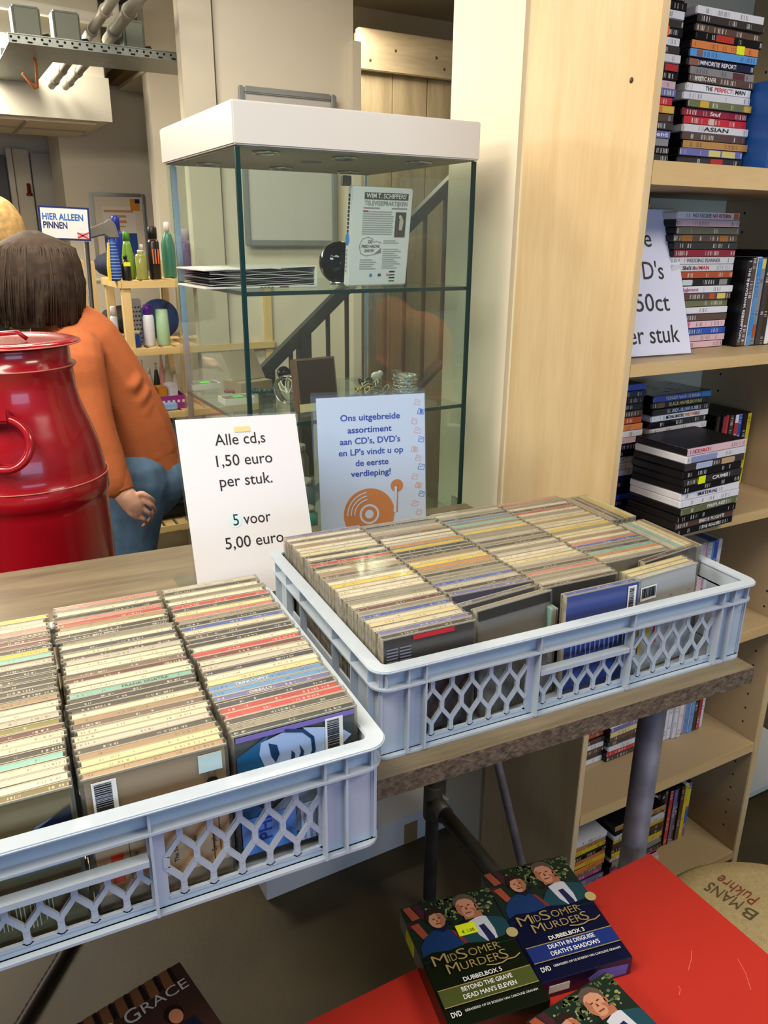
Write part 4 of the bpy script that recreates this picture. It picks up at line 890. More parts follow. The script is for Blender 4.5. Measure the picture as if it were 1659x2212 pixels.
mb = MB(); mb.box(.005, .094, -.0012, 0, .005, .108); mb.build('glass_face', mat('dark_brown_glass', '#392d26', .12, 0, .6), e)
mb = MB(); mb.box(.0005, .044, -.0022, -.0013, .001, .018); mb.build('price_tag', mat('cream_tag', '#cdbf95', .6), e)
def chain(px, py, n, rad, r, M, label, z=SZ2, hh=.012):
    p = cz(px, py, z); mb = MB(); pts = []
    for k in range(n):
        a = 2*PI*k/n; pts.append((rad*math.cos(a)*(1+.25*math.sin(2*a+n)), rad*.55*math.sin(a)*(1+.3*math.cos(3*a)), r+hh*abs(math.sin(2.5*a+n*.3))))
    mb.tube(pts, r, 6, closed=True)
    return tag(mb.build('necklace_chain', M, loc=(p.x, p.y, z+.0006), rz=WR+random.random()), label, 'necklace', 'chains heaped on the lower glass shelf')
for k, (px, py, rd, M, c) in enumerate([(800, 838, .03, SILV, 'grey metal chain at the back of the heap left of the silver bracelets'), (815, 850, .034, SILV, 'grey metal chain in the middle of the heap left of the silver bracelets'), (835, 862, .026, SILV, 'grey metal chain at the right of the heap, nearest the silver bracelets'), (783, 850, .022, GOLD, 'gold coloured chain at the left of the heap, beside the picture box'), (800, 866, .03, GOLD, 'gold coloured chain at the front of the heap, above the blue sign'), (790, 832, .024, mat('blackened_chain', '#3a3730', .4, .6), 'blackened chain at the back left of the heap')]):
    chain(px, py, 26+k, rd, .0022, M, c)
beads(770, 862, 7, .0052, .010, mat('smoky_beads', '#6b6f68', .15), 'cluster of smoky grey beads beside the picture box', sq=.8)
p = cz(778, 878, SZ2); mb = MB(); mb.lathe([(.006, 0), (.018, .004), (.022, .009), (.0205, .009), (.017, .005), (.0001, .002)], 24, 0, (0, 0, 0), False); tag(mb.build('ring_dish', GOLD, loc=(p.x, p.y+.01, SZ2+.0006), weld=True), 'shallow brass ring dish just above the blue sign', 'dish')
p = cz(820, 826, SZ2); mb = MB(); mb.ball((0, 0, .012), .012, 12, 0, (1.3, .8, 1)); mb.ball((.012, .003, .018), .008, 10); tag(mb.build('white_brooch', mat('porcelain_white', '#dcd8cf', .3), loc=(p.x, p.y+.02, SZ2+.001)), 'white porcelain brooch on top of the chain heap', 'brooch')
pb2 = cz(886, 872, SZ2)
for k, lab in enumerate(['bottom', 'middle', 'top']):
    e = empty('silver_bracelet', (pb2.x, pb2.y+.028, SZ2+.0006+k*.0205), .4*k, 'engraved silver bracelet, %s one of the stack in the cabinet' % lab, 'bracelet', 'stacked silver bracelets')
    hh = .020 if k != 1 else .0195
    mb = MB(); mb.lathe([(.0255, 0), (.0275, .001), (.0262, hh*.18), (.0278, hh*.5), (.0262, hh*.82), (.0275, hh), (.0255, hh), (.0245, hh*.5), (.0255, 0)], 36, 0, (0, 0, 0), False); mb.build('band', PEWTER, e, weld=True)
    mb = MB()
    for a in range(30): mb.ball((.0278*math.cos(a*PI/15), .0278*math.sin(a*PI/15), hh*.5), .0022, 6)
    mb.build('beading', PEWTER, e)
p = cz(851, 866, SZ2); mb = MB(); mb.box(-.005, .005, 0, .0015, 0, .021); mb.lathe([(.0012, .021), (.0012, .026)], 8); tag(mb.build('price_tag', mat('neon_orange_tag', '#f4582c', .5), loc=(p.x, p.y, SZ2+.0006), rz=WR), 'bright orange price tag beside the silver bracelets', 'price tag')
# trinkets on the deck, glimpsed between and beside the two signs
DKZ = SZ3+.0006
for i, (px, py, r, h_, c, lab) in enumerate([(655, 1075, .03, .07, '#51606a', 'grey blue glass jar low in the cabinet between the two signs'), (662, 1120, .026, .05, '#3d8a86', 'teal glass jar low in the cabinet between the two signs'), (645, 1020, .028, .1, '#6b675b', 'tall grey jar low in the cabinet behind the white price sign')]):
    p = cz(px, py+22, DKZ); mb = MB(); mb.lathe([(r*.9, 0), (r, .006), (r, h_*.7), (r*.7, h_*.82), (r*.7, h_*.86)], 24); e = mb.build('glass_jar', mat('jar_'+c.strip('#'), c, .15, 0, .6), loc=(p.x, p.y, DKZ), weld=True); tag(e, lab, 'jar')
    mb = MB(); mb.lathe([(r*.74, h_*.861), (r*.74, h_), (r*.70, h_*1.02)], 24); mb.build('jar_lid', RINGM, e, weld=True)
mb = MB(); mb.box(-.02, .06, 0, .10, 0, .20); tag(mb.build('wooden_box', wood('walnut_wood', '#5b4030', '#7d5c46', (3, 12, 3), .45), loc=loc2(wa, .93, 1.66, DKZ), rz=WR, bevel=.002), 'dark brown wooden box low in the cabinet, right of the blue sign', 'box')

# ------------------------------------------------------------------ signs on the table
def sgn_mtx(TL, yaw, lean, roll, h_, w_):
    al, be, ro = (math.radians(v) for v in (yaw, lean, roll))
    X = Vector((math.cos(al)*math.cos(ro), math.sin(al)*math.cos(ro), -math.sin(ro))); N = Vector((-math.sin(al), math.cos(al), 0)); U0 = X.cross(N)
    U = U0*math.cos(be)+N*math.sin(be); Y = U.cross(X)
    BL = Vector(TL)-U*h_; M = Matrix((X, Y, U)).transposed().to_4x4(); M.translation = BL+X*w_/2; return M
M1 = sgn_mtx((.226, 1.257, H-.278), 5, 22.5, 3.0, .297, .21)
s1 = slant_sign('price_sign', 'white price sign for the discs, slanted acrylic stand on the table behind the left crate', M1, .21, .297, [('Alle cd,s', .297-.038, INK, .088), ('1,50 euro', .297-.073, INK, .098), ('per stuk.', .297-.107, INK, .092), ('5 voor', .297-.172, INK, .066), ('5,00 euro', .297-.209, INK, .102)], .027, PAPER, 0)
for ch in s1.children:
    if ch.name.startswith('lettering'): ch.location = M1.inverted() @ (M1 @ ch.location) if False else ch.location
mb = MB(); mb.box(-.009, .018, -.0012, -.0008, .297-.026, .297-.017); mb.build('tape', mat('yellowed_tape', '#d5c78c', .5), s1)
decal([ell(-.028, .297-.172, .011, .012)], mat('faint_cyan_smear', '#c3dfe6', .6), s1, face_front(0, -.0002, 0), 'smear', .00012)
mb = MB(); mb.box(-.105, .105, 0, .004, 0, .003); 
u_ = M1.to_3x3() @ Vector((0, 0, 1)); base = M1.translation
mbk = MB(); 
hgt = base.z-ZT
mbk.box(-.105, .105, -.008, .16, .0006, .0036); mbk.box(-.105, .105, 0.0, .003, .0037, max(hgt-.001, .006)); mbk.build('acrylic_foot', clear('clear_acrylic', '#f7fafb', .988, .04, .05), s1, mtx=M1.inverted() @ (Matrix.Translation((base.x, base.y, ZT)) @ Matrix.Rotation(math.radians(5), 4, 'Z')))
mb.build('lip', clear('clear_acrylic', '#f7fafb', .988, .04, .05), s1, mtx=Matrix.Translation((0, -.003, -.0025)))

BLUEP = mat('pale_blue_paper', '#c9d0e6', .35)
M2 = sgn_mtx((.494, 1.329, H-.2765), -8.5, 6, 0, .292, .21)
s2 = empty('information_sign', (0, 0, 0), 0, 'pale blue information sign with an orange record player drawing in an upright acrylic stand', 'sign', mtx=M2)
ACR = clear('clear_acrylic', '#f7fafb', .988, .04, .05)
mb = MB(); mb.box(-.115, .106, -.0036, -.0008, -.001, .297); mb.build('acrylic_front', ACR, s2, bevel=.0006)
mb = MB(); mb.box(-.115, .106, .0012, .0036, -.001, .302); mb.build('acrylic_back', ACR, s2, bevel=.0006)
mb = MB(); mb.box(-.105, .105, 0, .0008, 0, .292); mb.build('paper', BLUEP, s2)
bb = M2.translation; mb = MB(); mb.box(-.11, .11, -.04, .04, .0006, .004); mb.build('acrylic_foot', ACR, s2, mtx=M2.inverted() @ (Matrix.Translation((bb.x, bb.y, ZT)) @ Matrix.Rotation(math.radians(-8.5), 4, 'Z')))
for s, dy, wd, cx in (('Ons uitgebreide', .0395, .116, -.003), ('assortiment', .0625, .086, -.005), ("aan CD's, DVD's", .0835, .118, -.004), ("en LP's vindt u op", .1045, .127, -.003), ('de eerste', .1255, .065, -.002), ('verdieping!', .1455, .079, -.004)):
    lettering(s, .0165, BLUE_INK, s2, face_front(cx, -.0003, .292-dy), width=wd, bold=.022)
OR = mat('record_orange', '#c97a3e', .5)
cx, cy = -.010, .0665
F2_ = lambda k=0: face_front(0, -.0002-.00025*k, 0)
decal([ell(cx, cy, .0505, .0505, 40)], OR, s2, F2_(), 'record_drawing', .0002)
arc = lambda r, a0, a1: [(cx+r*math.cos(math.radians(a)), cy+r*math.sin(math.radians(a))) for a in range(a0, a1+1, 6)]
decal([stroke(arc(.043, 96, 180), .0022), stroke(arc(.036, 96, 180), .0022), stroke(arc(.029, 96, 180), .0022), stroke(arc(.0175, 0, 360), .004), ell(cx, cy, .0085, .0085)], BLUEP, s2, F2_(1), 'record_groove', .0002)
decal([ell(.0465, .118, .0125, .0125)], OR, s2, F2_(), 'tone_arm', .0002); decal([stroke([(.0465, .118), (.0445, .066)], .0055)], OR, s2, F2_(0), 'tone_arm', .0002); decal([stroke([(.0445, .117), (.0415, .066)], .0055)], BLUEP, s2, F2_(1), 'tone_arm', .0002)
IB = mat('icon_blue', '#4b6fc4', .5); IO = mat('icon_pale_orange', '#d9a793', .5)
for k in range(15):
    z = .276-.0178*k; x = .090+.008*math.sin(k*2.1); M_ = IB if k % 3 == 1 else IO
    sq = [(-.006, -.004), (.004, -.006), (.006, .003), (-.003, .006), (-.006, -.004)]
    decal([stroke([(x+a*(1+.2*(k % 2)), z+b) for a, b in sq], .0011)]+([rect(x-.002, x+.004, z-.004, z+.004)] if k % 4 == 1 else [stroke([(x-.003, z), (x+.004, z+.002)], .001)]), M_, s2, F2_(), 'icon', .0002)
# ------------------------------------------------------------------ red milk can behind the table
RED = mat('red_enamel', '#960b1b', .22, 0, .5, noise=.10, nscale=9, bump=.25, bscale=14, coat=.5)
REDW = mat('worn_pink_edge', '#c97466', .5, noise=.2, nscale=40)
YC = 1.80
ax_ = at_y(57, 1000, YC); cx_, cyy = ax_.x, ax_.y
def zy(y):
    return at_y(22+(y-735)*63/460, y, YC).z
zr0, zr1, zn, zs, zb0, zb1 = zy(737), zy(787), zy(868), zy(1020), zy(1022), zy(1062)
zbot = zr0-.66
mc = empty('milk_can', (cx_, cyy, zbot), 0, 'big old red enamelled milk can with a ring handle at the left behind the table', 'milk can')
rel = lambda z: z-zbot
mb = MB(); mb.lathe([(.150, 0), (.160, .012), (.160, rel(zb1)-.16), (.1585, rel(zb1)-.02), (.160, rel(zb1)), (.164, rel(zb1)+.004), (.1645, rel(zb0)-.003), (.160, rel(zb0)+.002), (.159, rel(zs)+.02), (.152, rel(zs)+.065), (.140, rel(zs)+.105), (.128, rel(zn)-.012), (.1245, rel(zn)), (.119, rel(zn)+.03), (.1175, rel(zr1)-.01), (.1235, rel(zr1)-.003), (.1235, rel(zr1)+.002), (.116, rel(zr1)+.006), (.115, rel(zr0)-.012), (.116, rel(zr0)-.006)], 64); mb.build('body', RED, mc, weld=True)
mb = MB(); mb.lathe([(.116, rel(zr0)-.0055), (.137, rel(zr0)-.003), (.138, rel(zr0)+.001), (.122, rel(zr0)+.006), (.105, rel(zr0)+.002), (.06, rel(zr0)+.001), (.0001, rel(zr0)+.002)], 56); mb.build('lid', RED, mc, weld=True)
for nm, r, z in (('edge_wear', .1382, zr0-.0015), ('edge_wear', .1242, zr1), ('edge_wear', .165, zb0)):
    mb = MB(); mb.tube([(r*math.cos(a*PI/32), r*math.sin(a*PI/32), rel(z)) for a in range(64)], .0014, 6, closed=True); mb.build(nm, REDW, mc)
mb = MB(); mb.tube([(-.03, -.02, rel(zr0)+.006), (-.02, -.025, rel(zr0)+.018), (.02, -.03, rel(zr0)+.02), (.035, -.03, rel(zr0)+.006)], .005, 8); mb.build('lid_grip', RED, mc)
hz = at_y(5, 962, YC-.15).z; ang = math.atan2(-cyy, -cx_)-.22
Mh = Matrix.Translation((.152*math.cos(ang), .152*math.sin(ang), rel(hz))) @ Matrix.Rotation(ang+PI/2, 4, 'Z') @ Matrix.Rotation(-.28, 4, 'X')
mb = MB(); mb.tube([(.050*math.cos(a*PI/20), -.012-.006*math.cos(a*PI/20), .050*math.sin(a*PI/20)) for a in range(40)], .0085, 10, closed=True); mb.build('ring_handle', RED, mc, mtx=Mh)
mb = MB(); mb.box(-.016, .016, -.026, .02, .040, .066); mb.build('handle_lug', RED, mc, mtx=Mh, bevel=.004)
mb = MB(); mb.box(cx_-.22, cx_+.22, 1.4525, cyy+.2, zbot-.025, zbot-.0005); mb.box(cx_-.22, cx_+.22, 1.4525, 1.47, zbot-.0005, ZT-.03); mb.build('back_shelf', mat('dark_plinth', '#3b3328', .7), tb)

# ------------------------------------------------------------------ people
def remeshed(name, M, mb, vox, parent=None, smooth=2, it=6):
    me = mb.mesh(name, M); ob = bpy.data.objects.new('t', me); COL.objects.link(ob)
    r = ob.modifiers.new('r', 'REMESH'); r.mode = 'VOXEL'; r.voxel_size = vox; r.use_smooth_shade = True
    s = ob.modifiers.new('s', 'SMOOTH'); s.factor = .5; s.iterations = it
    dg = bpy.context.evaluated_depsgraph_get(); m2 = bpy.data.meshes.new_from_object(ob.evaluated_get(dg)); bpy.data.objects.remove(ob)
    m2.name = name; m2.materials.clear(); m2.materials.append(M)
    for p in m2.polygons: p.use_smooth = True; p.material_index = 0
    return link(name, m2, parent)
def limb(mb, pts, n=14, sub=4):
    """smooth tapered limb through (point, radius) pairs"""
    P = []; R = []
    for i in range(len(pts)-1):
        p0 = Vector(pts[max(i-1, 0)][0]); p1 = Vector(pts[i][0]); p2 = Vector(pts[i+1][0]); p3 = Vector(pts[min(i+2, len(pts)-1)][0])
        for k in range(sub):
            t = k/sub; P.append(.5*((2*p1)+(p2-p0)*t+(2*p0-5*p1+4*p2-p3)*t*t+(3*p1-p0-3*p2+p3)*t**3)); R.append(pts[i][1]*(1-t)+pts[i+1][1]*t)
    P.append(Vector(pts[-1][0])); R.append(pts[-1][1])
    mb.tube(P, R, n); mb.ball(P[0], R[0], 12); mb.ball(P[-1], R[-1], 12)
SKIN = mat('skin', '#cf9f88', .5, noise=.05, nscale=60); SWEAT = mat('rust_orange_knit', '#b9663a', .9, noise=.06, nscale=25, bump=.25, bscale=420)
JEAN = mat('blue_denim', '#4e6a86', .85, noise=.22, nscale=18, bump=.15, bscale=300); HAIRB = mat('dark_brown_hair', '#3a2c20', .75, noise=.4, nscale=40, stretch=(1, 1, 1)); HAIRY = mat('blond_hair', '#d8b274', .5, noise=.3, nscale=40)
SHOE = mat('dark_shoe', '#26221f', .6)
Q = lambda px, py, Y: at_y(px, py, Y)
pelv = Q(292, 1005, 2.78); kz = .50
bd = MB()
hipL = pelv+Vector((-.02, -.10, -.03)); hipR = pelv+Vector((.02, .10, -.03))
kneeL = Vector((hipL.x-.06, hipL.y-.02, kz)); kneeR = Vector((hipR.x-.16, hipR.y+.02, kz)); ankL = Vector((hipL.x-.02, hipL.y-.02, .09)); ankR = Vector((hipR.x-.12, hipR.y+.02, .09))
mid = Q(228, 868, 2.78); upb = Q(160, 762, 2.78); nb = Q(108, 690, 2.78); hd = Q(62, 612, 2.76)
shL = Q(165, 775, 2.60); elL = Q(204, 925, 2.52); wrL = Q(258, 1058, 2.46)
shR = Q(130, 770, 2.96); elR = Q(60, 900, 2.98); wrR = Q(0, 960, 2.85)
limb(bd, [(pelv, .125), (mid, .12), (upb, .115), (nb, .06), (hd+Vector((.02, 0, -.05)), .058)]); bd.ball(hd, .098, 20, 0, (1.0, .82, 1.12))
fdir = (hd-nb).normalized(); face = Vector((-.75, -.05, -.6)).normalized()
bd.ball(hd+face*.055+Vector((0, 0, -.02)), .062, 16); bd.ball(hd+face*.112+Vector((-.005, 0, .0)), .017, 10); bd.ball(hd+face*.095+Vector((.02, 0, -.055)), .028, 10)
for s_ in (-1, 1): bd.ball(hd+Vector((.0, s_*.082, -.01)), .024, 10, 0, (.7, .4, 1.2))
limb(bd, [(shL, .052), (elL, .042), (wrL, .030)]); limb(bd, [(shR, .052), (elR, .042), (wrR, .030)])
limb(bd, [(hipL, .09), (kneeL, .058), (ankL, .036)]); limb(bd, [(hipR, .09), (kneeR, .058), (ankR, .036)])
# hand hanging beside the hip, back of the hand to the viewer, fingers curled towards the right
pm = Q(286, 1088, 2.44)
limb(bd, [(wrL, .029), (Q(272, 1072, 2.445), .033), (pm, .034), (Q(294, 1098, 2.44), .030)])
tips = [((302, 1066), (320, 1073), (331, 1083), (326, 1093)), ((308, 1081), (325, 1090), (334, 1101), (327, 1110)), ((305, 1096), (321, 1107), (328, 1117), (320, 1125)), ((297, 1109), (311, 1121), (316, 1130), (308, 1136))]
for k, (a, b, c, d) in enumerate(tips):
    r = .0086-.0005*k
    limb(bd, [(pm, .014), (Q(*a, 2.43), r*1.12), (Q(*b, 2.425), r), (Q(*c, 2.45), r*.92), (Q(*d, 2.475), r*.8)], 10, 3)
limb(bd, [(Q(270, 1082, 2.46), .014), (Q(280, 1104, 2.425), .0115), (Q(296, 1117, 2.43), .0105), (Q(307, 1120, 2.44), .009)], 10, 3)
hr = wrR+Vector((-.07, -.02, -.02)); limb(bd, [(wrR, .029), (hr, .03)])
for k in range(4): limb(bd, [(hr, .013), (hr+Vector((-.04, -.03+.02*k, -.01)), .0095), (hr+Vector((-.065, -.03+.021*k, -.03)), .0085), (hr+Vector((-.06, -.03+.021*k, -.05)), .0075)], 8, 3)
limb(bd, [(hr+Vector((.02, -.02, 0)), .013), (hr+Vector((-.02, -.055, -.02)), .0105), (hr+Vector((-.045, -.05, -.035)), .009)], 8, 3)
p1 = remeshed('person', SKIN, bd, .0040, it=3)
tag(p1, 'person in rust orange sweater and jeans bending over behind the table', 'person')
sw = MB()
limb(sw, [(pelv+Vector((-.0, 0, .035)), .158), ((pelv+mid)/2+Vector((.015, 0, .02)), .158), (mid+Vector((.01, 0, .02)), .152), (upb+Vector((.01, 0, .02)), .145), ((upb+nb)/2, .11), (nb, .068)])
limb(sw, [(upb+Vector((.0, -.05, 0)), .10), (shL, .082), ((shL+elL)/2, .072), (elL, .064), ((elL+wrL)/2, .055), (wrL+Vector((-.012, .0, .02)), .047)]); limb(sw, [(upb, .10), (shR, .078), (elR, .06), (wrR, .045)])
for a, b in (((268, 880), (318, 842)), ((280, 905), (325, 868)), ((292, 930), (335, 895)), ((290, 955), (338, 930)), ((262, 840), (300, 815))):
    limb(sw, [(Q(*a, 2.665), .016), (Q((a[0]+b[0])/2+4, (a[1]+b[1])/2+9, 2.66), .022), (Q(*b, 2.69), .014)], 8, 3)
remeshed('sweater', SWEAT, sw, .009, p1, it=4)
cf = MB(); dcf = (wrL-elL).normalized(); cf.tube([wrL-dcf*.055, wrL-dcf*.03, wrL+dcf*.004], [.0485, .0475, .044], 18, 0, False); cf.build('cuff', SWEAT, p1, weld=True)
hem = MB(); hz_ = (pelv-mid).normalized()
hem.tube([pelv-hz_*.02+Vector((0, 0, .01)), pelv+hz_*.035+Vector((0, 0, .0))], [.160, .156], 28, 0, False); hem.build('hem', SWEAT, p1, weld=True)
jn = MB(); limb(jn, [(pelv+Vector((.005, 0, .02)), .142), (pelv+Vector((.02, 0, -.06)), .148)])
limb(jn, [(hipL, .118), (kneeL, .082), (ankL+Vector((0, 0, .03)), .062)]); limb(jn, [(hipR, .118), (kneeR, .082), (ankR+Vector((0, 0, .03)), .062)]); jn.ball(pelv+Vector((.075, -.055, -.05)), .095, 14)
remeshed('jeans', JEAN, jn, .009, p1)
for a_ in (ankL, ankR):
    mb = MB(); limb(mb, [(a_+Vector((.03, 0, -.04)), .048), (a_+Vector((-.08, 0, -.045)), .045), (a_+Vector((-.17, 0, -.05)), .040)], 12, 3); mb.build('shoe', SHOE, p1, weld=True)
# hair: a chin-length bob falling forward
hb = MB(); hb.ball(hd+Vector((.028, 0, .03)), .112, 22, 0, (1.06, .95, 1.02)); hb.ball(hd+Vector((.055, -.02, -.035)), .085, 16, 0, (.9, 1.0, 1.2))
random.seed(11)
crown = hd+Vector((.025, .0, .142))
for k in range(64):
    a = 2*PI*k/64+random.uniform(-.05, .05); d = Vector((math.cos(a), math.sin(a)*.9, 0))
    if d.x < -.55 and abs(d.y) < .5: ln = .13
    else: ln = .23
    p0 = crown+d*.02; pA = hd+Vector((.028, 0, .088))+d*.108; pB = hd+Vector((.02, 0, -.03))+d*(.122+random.uniform(-.004, .012)); pC = hd+Vector((-.01 if d.x < .3 else .03, 0, -.03-ln*.42))+d*(.10+random.uniform(-.01, .02))
    limb(hb, [(p0, .012), (pA, .016), (pB, .015), (pC, .006)], 7, 4)
remeshed('hair', HAIRB, hb, .0058, p1, it=2)
hl = MB()
for k in range(240):
    a = 2*PI*random.random(); d = Vector((math.cos(a), math.sin(a)*.92, 0)); o_ = random.uniform(.0, .012)
    hl.tube([crown+d*.02+Vector((0, 0, .012)), hd+Vector((.028, 0, .102))+d*(.108+o_), hd+Vector((.022, 0, .0))+d*(.133+o_), hd+Vector((.01, 0, -.09-.05*random.random()))+d*(.118+o_*2)], [.002, .0035, .003, .001], 5)
hl.build('hair_locks', mat('brown_hair_lock', '#3f3023', .7, noise=.3, nscale=60), p1)
# second person further back at the left edge
h2 = Q(-26, 492, 4.0); b2 = MB()
b2.ball(h2, .1, 18, 0, (1, .85, 1.15)); fx_ = h2+Vector((-.02, 0, -.12))
ch = h2+Vector((-.12, .02, -.42)); pl2 = Vector((ch.x-.02, ch.y+.02, .96))
limb(b2, [(h2+Vector((-.01, 0, -.04)), .062), (fx_, .058), (ch+Vector((0, 0, .16)), .10), (ch, .125), (pl2, .12)])
b2.ball(h2+Vector((-.07, -.03, -.03)), .05, 12); b2.ball(h2+Vector((-.115, -.04, -.02)), .016, 8)
for s_ in (-1, 1):
    sh = ch+Vector((0, .17*s_, .14)); el = sh+Vector((-.06, .03*s_, -.27)); wr = el+Vector((-.18, -.02*s_, -.06)); limb(b2, [(sh, .055), (el, .042), (wr, .03), (wr+Vector((-.08, 0, -.02)), .03)])
    for k in range(4): limb(b2, [(wr+Vector((-.07, 0, -.02)), .013), (wr+Vector((-.11, -.03+.02*k, -.03)), .0095), (wr+Vector((-.13, -.03+.02*k, -.06)), .008)], 8, 3)
    limb(b2, [(wr+Vector((-.04, -.01, -.01)), .013), (wr+Vector((-.08, -.045, -.03)), .01)], 8, 3)
    hp = pl2+Vector((0, .1*s_, 0)); limb(b2, [(hp, .09), (Vector((hp.x, hp.y, .5)), .058), (Vector((hp.x+.02, hp.y, .08)), .036), (Vector((hp.x-.12, hp.y, .04)), .035)])
p2 = remeshed('person', SKIN, b2, .008)
tag(p2, 'person with short blond hair at the left edge, behind the orange sweater', 'person')
DK = mat('dark_clothes', '#1e2220', .8)
j2 = MB(); limb(j2, [(ch+Vector((0, 0, .13)), .14), (ch, .16), (pl2, .15)])
for s_ in (-1, 1):
    sh = ch+Vector((0, .17*s_, .14)); el = sh+Vector((-.06, .03*s_, -.27)); wr = el+Vector((-.18, -.02*s_, -.06)); limb(j2, [(sh, .075), (el, .06), (wr, .045)])
remeshed('jacket', DK, j2, .011, p2)
j3 = MB(); limb(j3, [(pl2+Vector((0, 0, .02)), .14), (pl2+Vector((0, 0, -.08)), .14)])
for s_ in (-1, 1): hp = pl2+Vector((0, .1*s_, 0)); limb(j3, [(hp, .11), (Vector((hp.x, hp.y, .5)), .08), (Vector((hp.x+.02, hp.y, .09)), .065)])
remeshed('trousers', mat('dark_trousers', '#23252b', .85), j3, .011, p2)
hb2 = MB(); hb2.ball(h2+Vector((.035, .0, .03)), .105, 18, 0, (.95, .95, 1))
for k in range(46):
    a = 2*PI*k/46; d = Vector((math.cos(a), math.sin(a)*.9, 0))
    if d.x < -.5: continue
    limb(hb2, [(h2+Vector((.01, 0, .115))+d*.02, .012), (h2+Vector((.02, 0, .06))+d*.1, .013), (h2+Vector((.03, 0, -.02))+d*.108, .011), (h2+Vector((.03, 0, -.07))+d*.095, .004)], 7, 3)
remeshed('hair', HAIRY, hb2, .007, p2, it=2)
# card-payment sign on its pole
Ys = 3.35
tl, tr_, bl_ = Q(80, 443, Ys), Q(191, 449, Ys), Q(88, 517, Ys)
X = (tr_-tl).normalized(); U = (tl-bl_); U = (U-X*U.dot(X)).normalized(); wS = (tr_-tl).length; hS = (tl-bl_).length
Mp = Matrix((X, U.cross(X), U)).transposed().to_4x4(); Mp.translation = bl_+X*wS/2
ps = empty('payment_sign', (0, 0, 0), 0, 'white sign with a dark blue border on a black pole, asking for card payment', 'sign', mtx=Mp)
SBL = mat('sign_navy', '#16205e', .4); SB2 = mat('sign_blue', '#1d5fae', .4)
mb = MB(); mb.box(-wS/2, wS/2, 0, .006, 0, hS); mb.build('border', SBL, ps, bevel=.001)
mb = MB(); mb.box(-wS/2+.007, wS/2-.007, -.0008, 0, .007, hS-.007); mb.build('sign_face', mat('sign_white', '#dedddd', .4), ps)
lettering('HIER ALLEEN', hS*.27, SB2, ps, face_front(-wS*.03, -.0012, hS*.68), width=wS*.8, bold=.03); lettering('PINNEN', hS*.27, SBL, ps, face_front(-wS*.19, -.0012, hS*.43), width=wS*.47, bold=.03)
decal([rect(wS*.23, wS*.45, hS*.07, hS*.24)], mat('note_grey_pink', '#b9a3aa', .5), ps, face_front(0, -.0009, 0), 'banknote'); decal([stroke([(wS*.23, hS*.08), (wS*.46, hS*.25)], .005), stroke([(wS*.23, hS*.24), (wS*.46, hS*.06)], .005)], RED_INK, ps, face_front(0, -.0013, 0), 'red_cross')
pt, pb3 = Q(186, 522, Ys+.012), Q(201, 700, Ys+.012); d_ = (pb3-pt).normalized(); ft = pt+d_*((.02-pt.z)/d_.z)
mb = MB(); iv = Mp.inverted(); mb.tube([iv @ pt, iv @ (pt+(ft-pt)*.5), iv @ ft], .010, 10); mb.build('pole', mat('black_pole', '#1c1a19', .5), ps)
mb = MB(); mb.lathe([(.12, 0), (.12, .01), (.02, .02), (.012, .05)], 24, 0, (ft.x, ft.y, 0.001)); mb.build('pole_base', mat('black_pole', '#1c1a19', .5), ps, mtx=iv)

# ------------------------------------------------------------------ frames, stair and planks behind the cabinet
SILVER = mat('silver_snap_frame', '#aab0b2', .3, .75)
def snap_frame(tlp, trp, blp, Y, label, name='poster_frame', bw=.026, inner=None):
    a, b, c = at_y(*tlp, Y, wa), at_y(*trp, Y, wa), at_y(*blp, Y, wa); fa_, fb_ = infr(wa, a), infr(wa, b)
    w_ = fb_.x-fa_.x; h_ = a.z-c.z
    e = empty(name, loc2(wa, (fa_.x+fb_.x)/2, Y, c.z), WR, label, 'poster frame')
    mb = MB(); mb.box(-w_/2+.004, w_/2-.004, -.004, -.0005, .004, h_-.004); mb.build('poster', inner, e)
    for s_ in ((-w_/2, -w_/2+bw, 0, h_), (w_/2-bw, w_/2, 0, h_), (-w_/2+bw, w_/2-bw, 0, bw), (-w_/2+bw, w_/2-bw, h_-bw, h_)):
        mb = MB(); mb.box(s_[0], s_[1], -.016, -.0045, s_[2], s_[3]); mb.build('frame_rail', SILVER, e, bevel=.005)
    return e, w_, h_
snap_frame((512, 184), (724, 207), (526, 532), 3.424, 'large silver snap frame with a blank pale poster on the wall behind the display cabinet', inner=mat('pale_grey_poster', '#c2bfbc', .3))
e, w_, h_ = snap_frame((191, 415), (311, 418), (203, 585), 5.299, 'white framed notice with orange print on the far wall behind the bottles', inner=mat('notice_paper', '#dfd2c0', .5), bw=.02)
OI = mat('faded_orange_ink', '#cf9660', .6)
decal([rect(-w_*.30, w_*.30, h_*.35, h_*.83)], mat('notice_white', '#e6dfd6', .5), e, face_front(0, -.0042, 0), 'white_panel'); decal([rect(-w_*.27, w_*.27, h_*.755, h_*.785), rect(-w_*.13, w_*.13, h_*.69, h_*.72), rect(-w_*.13, w_*.13, h_*.62, h_*.655), rect(-w_*.12, w_*.1, h_*.565, h_*.585)], OI, e, face_front(0, -.0046, 0), 'text_lines')
decal([rect(w_*.22, w_*.40, h_*.78, h_*.93)], mat('sticker_orange', '#d98f2c', .5), e, face_front(0, -.0046, 0), 'sticker'); decal([rect(w_*.31, w_*.40, h_*.875, h_*.93)], SBL, e, face_front(0, -.005, 0), 'sticker_corner'); decal([rect(-w_*.3, w_*.3, h_*.12, h_*.49)], mat('photo_blue', '#274a9a', .5), e, face_front(0, -.0046, 0), 'photo')
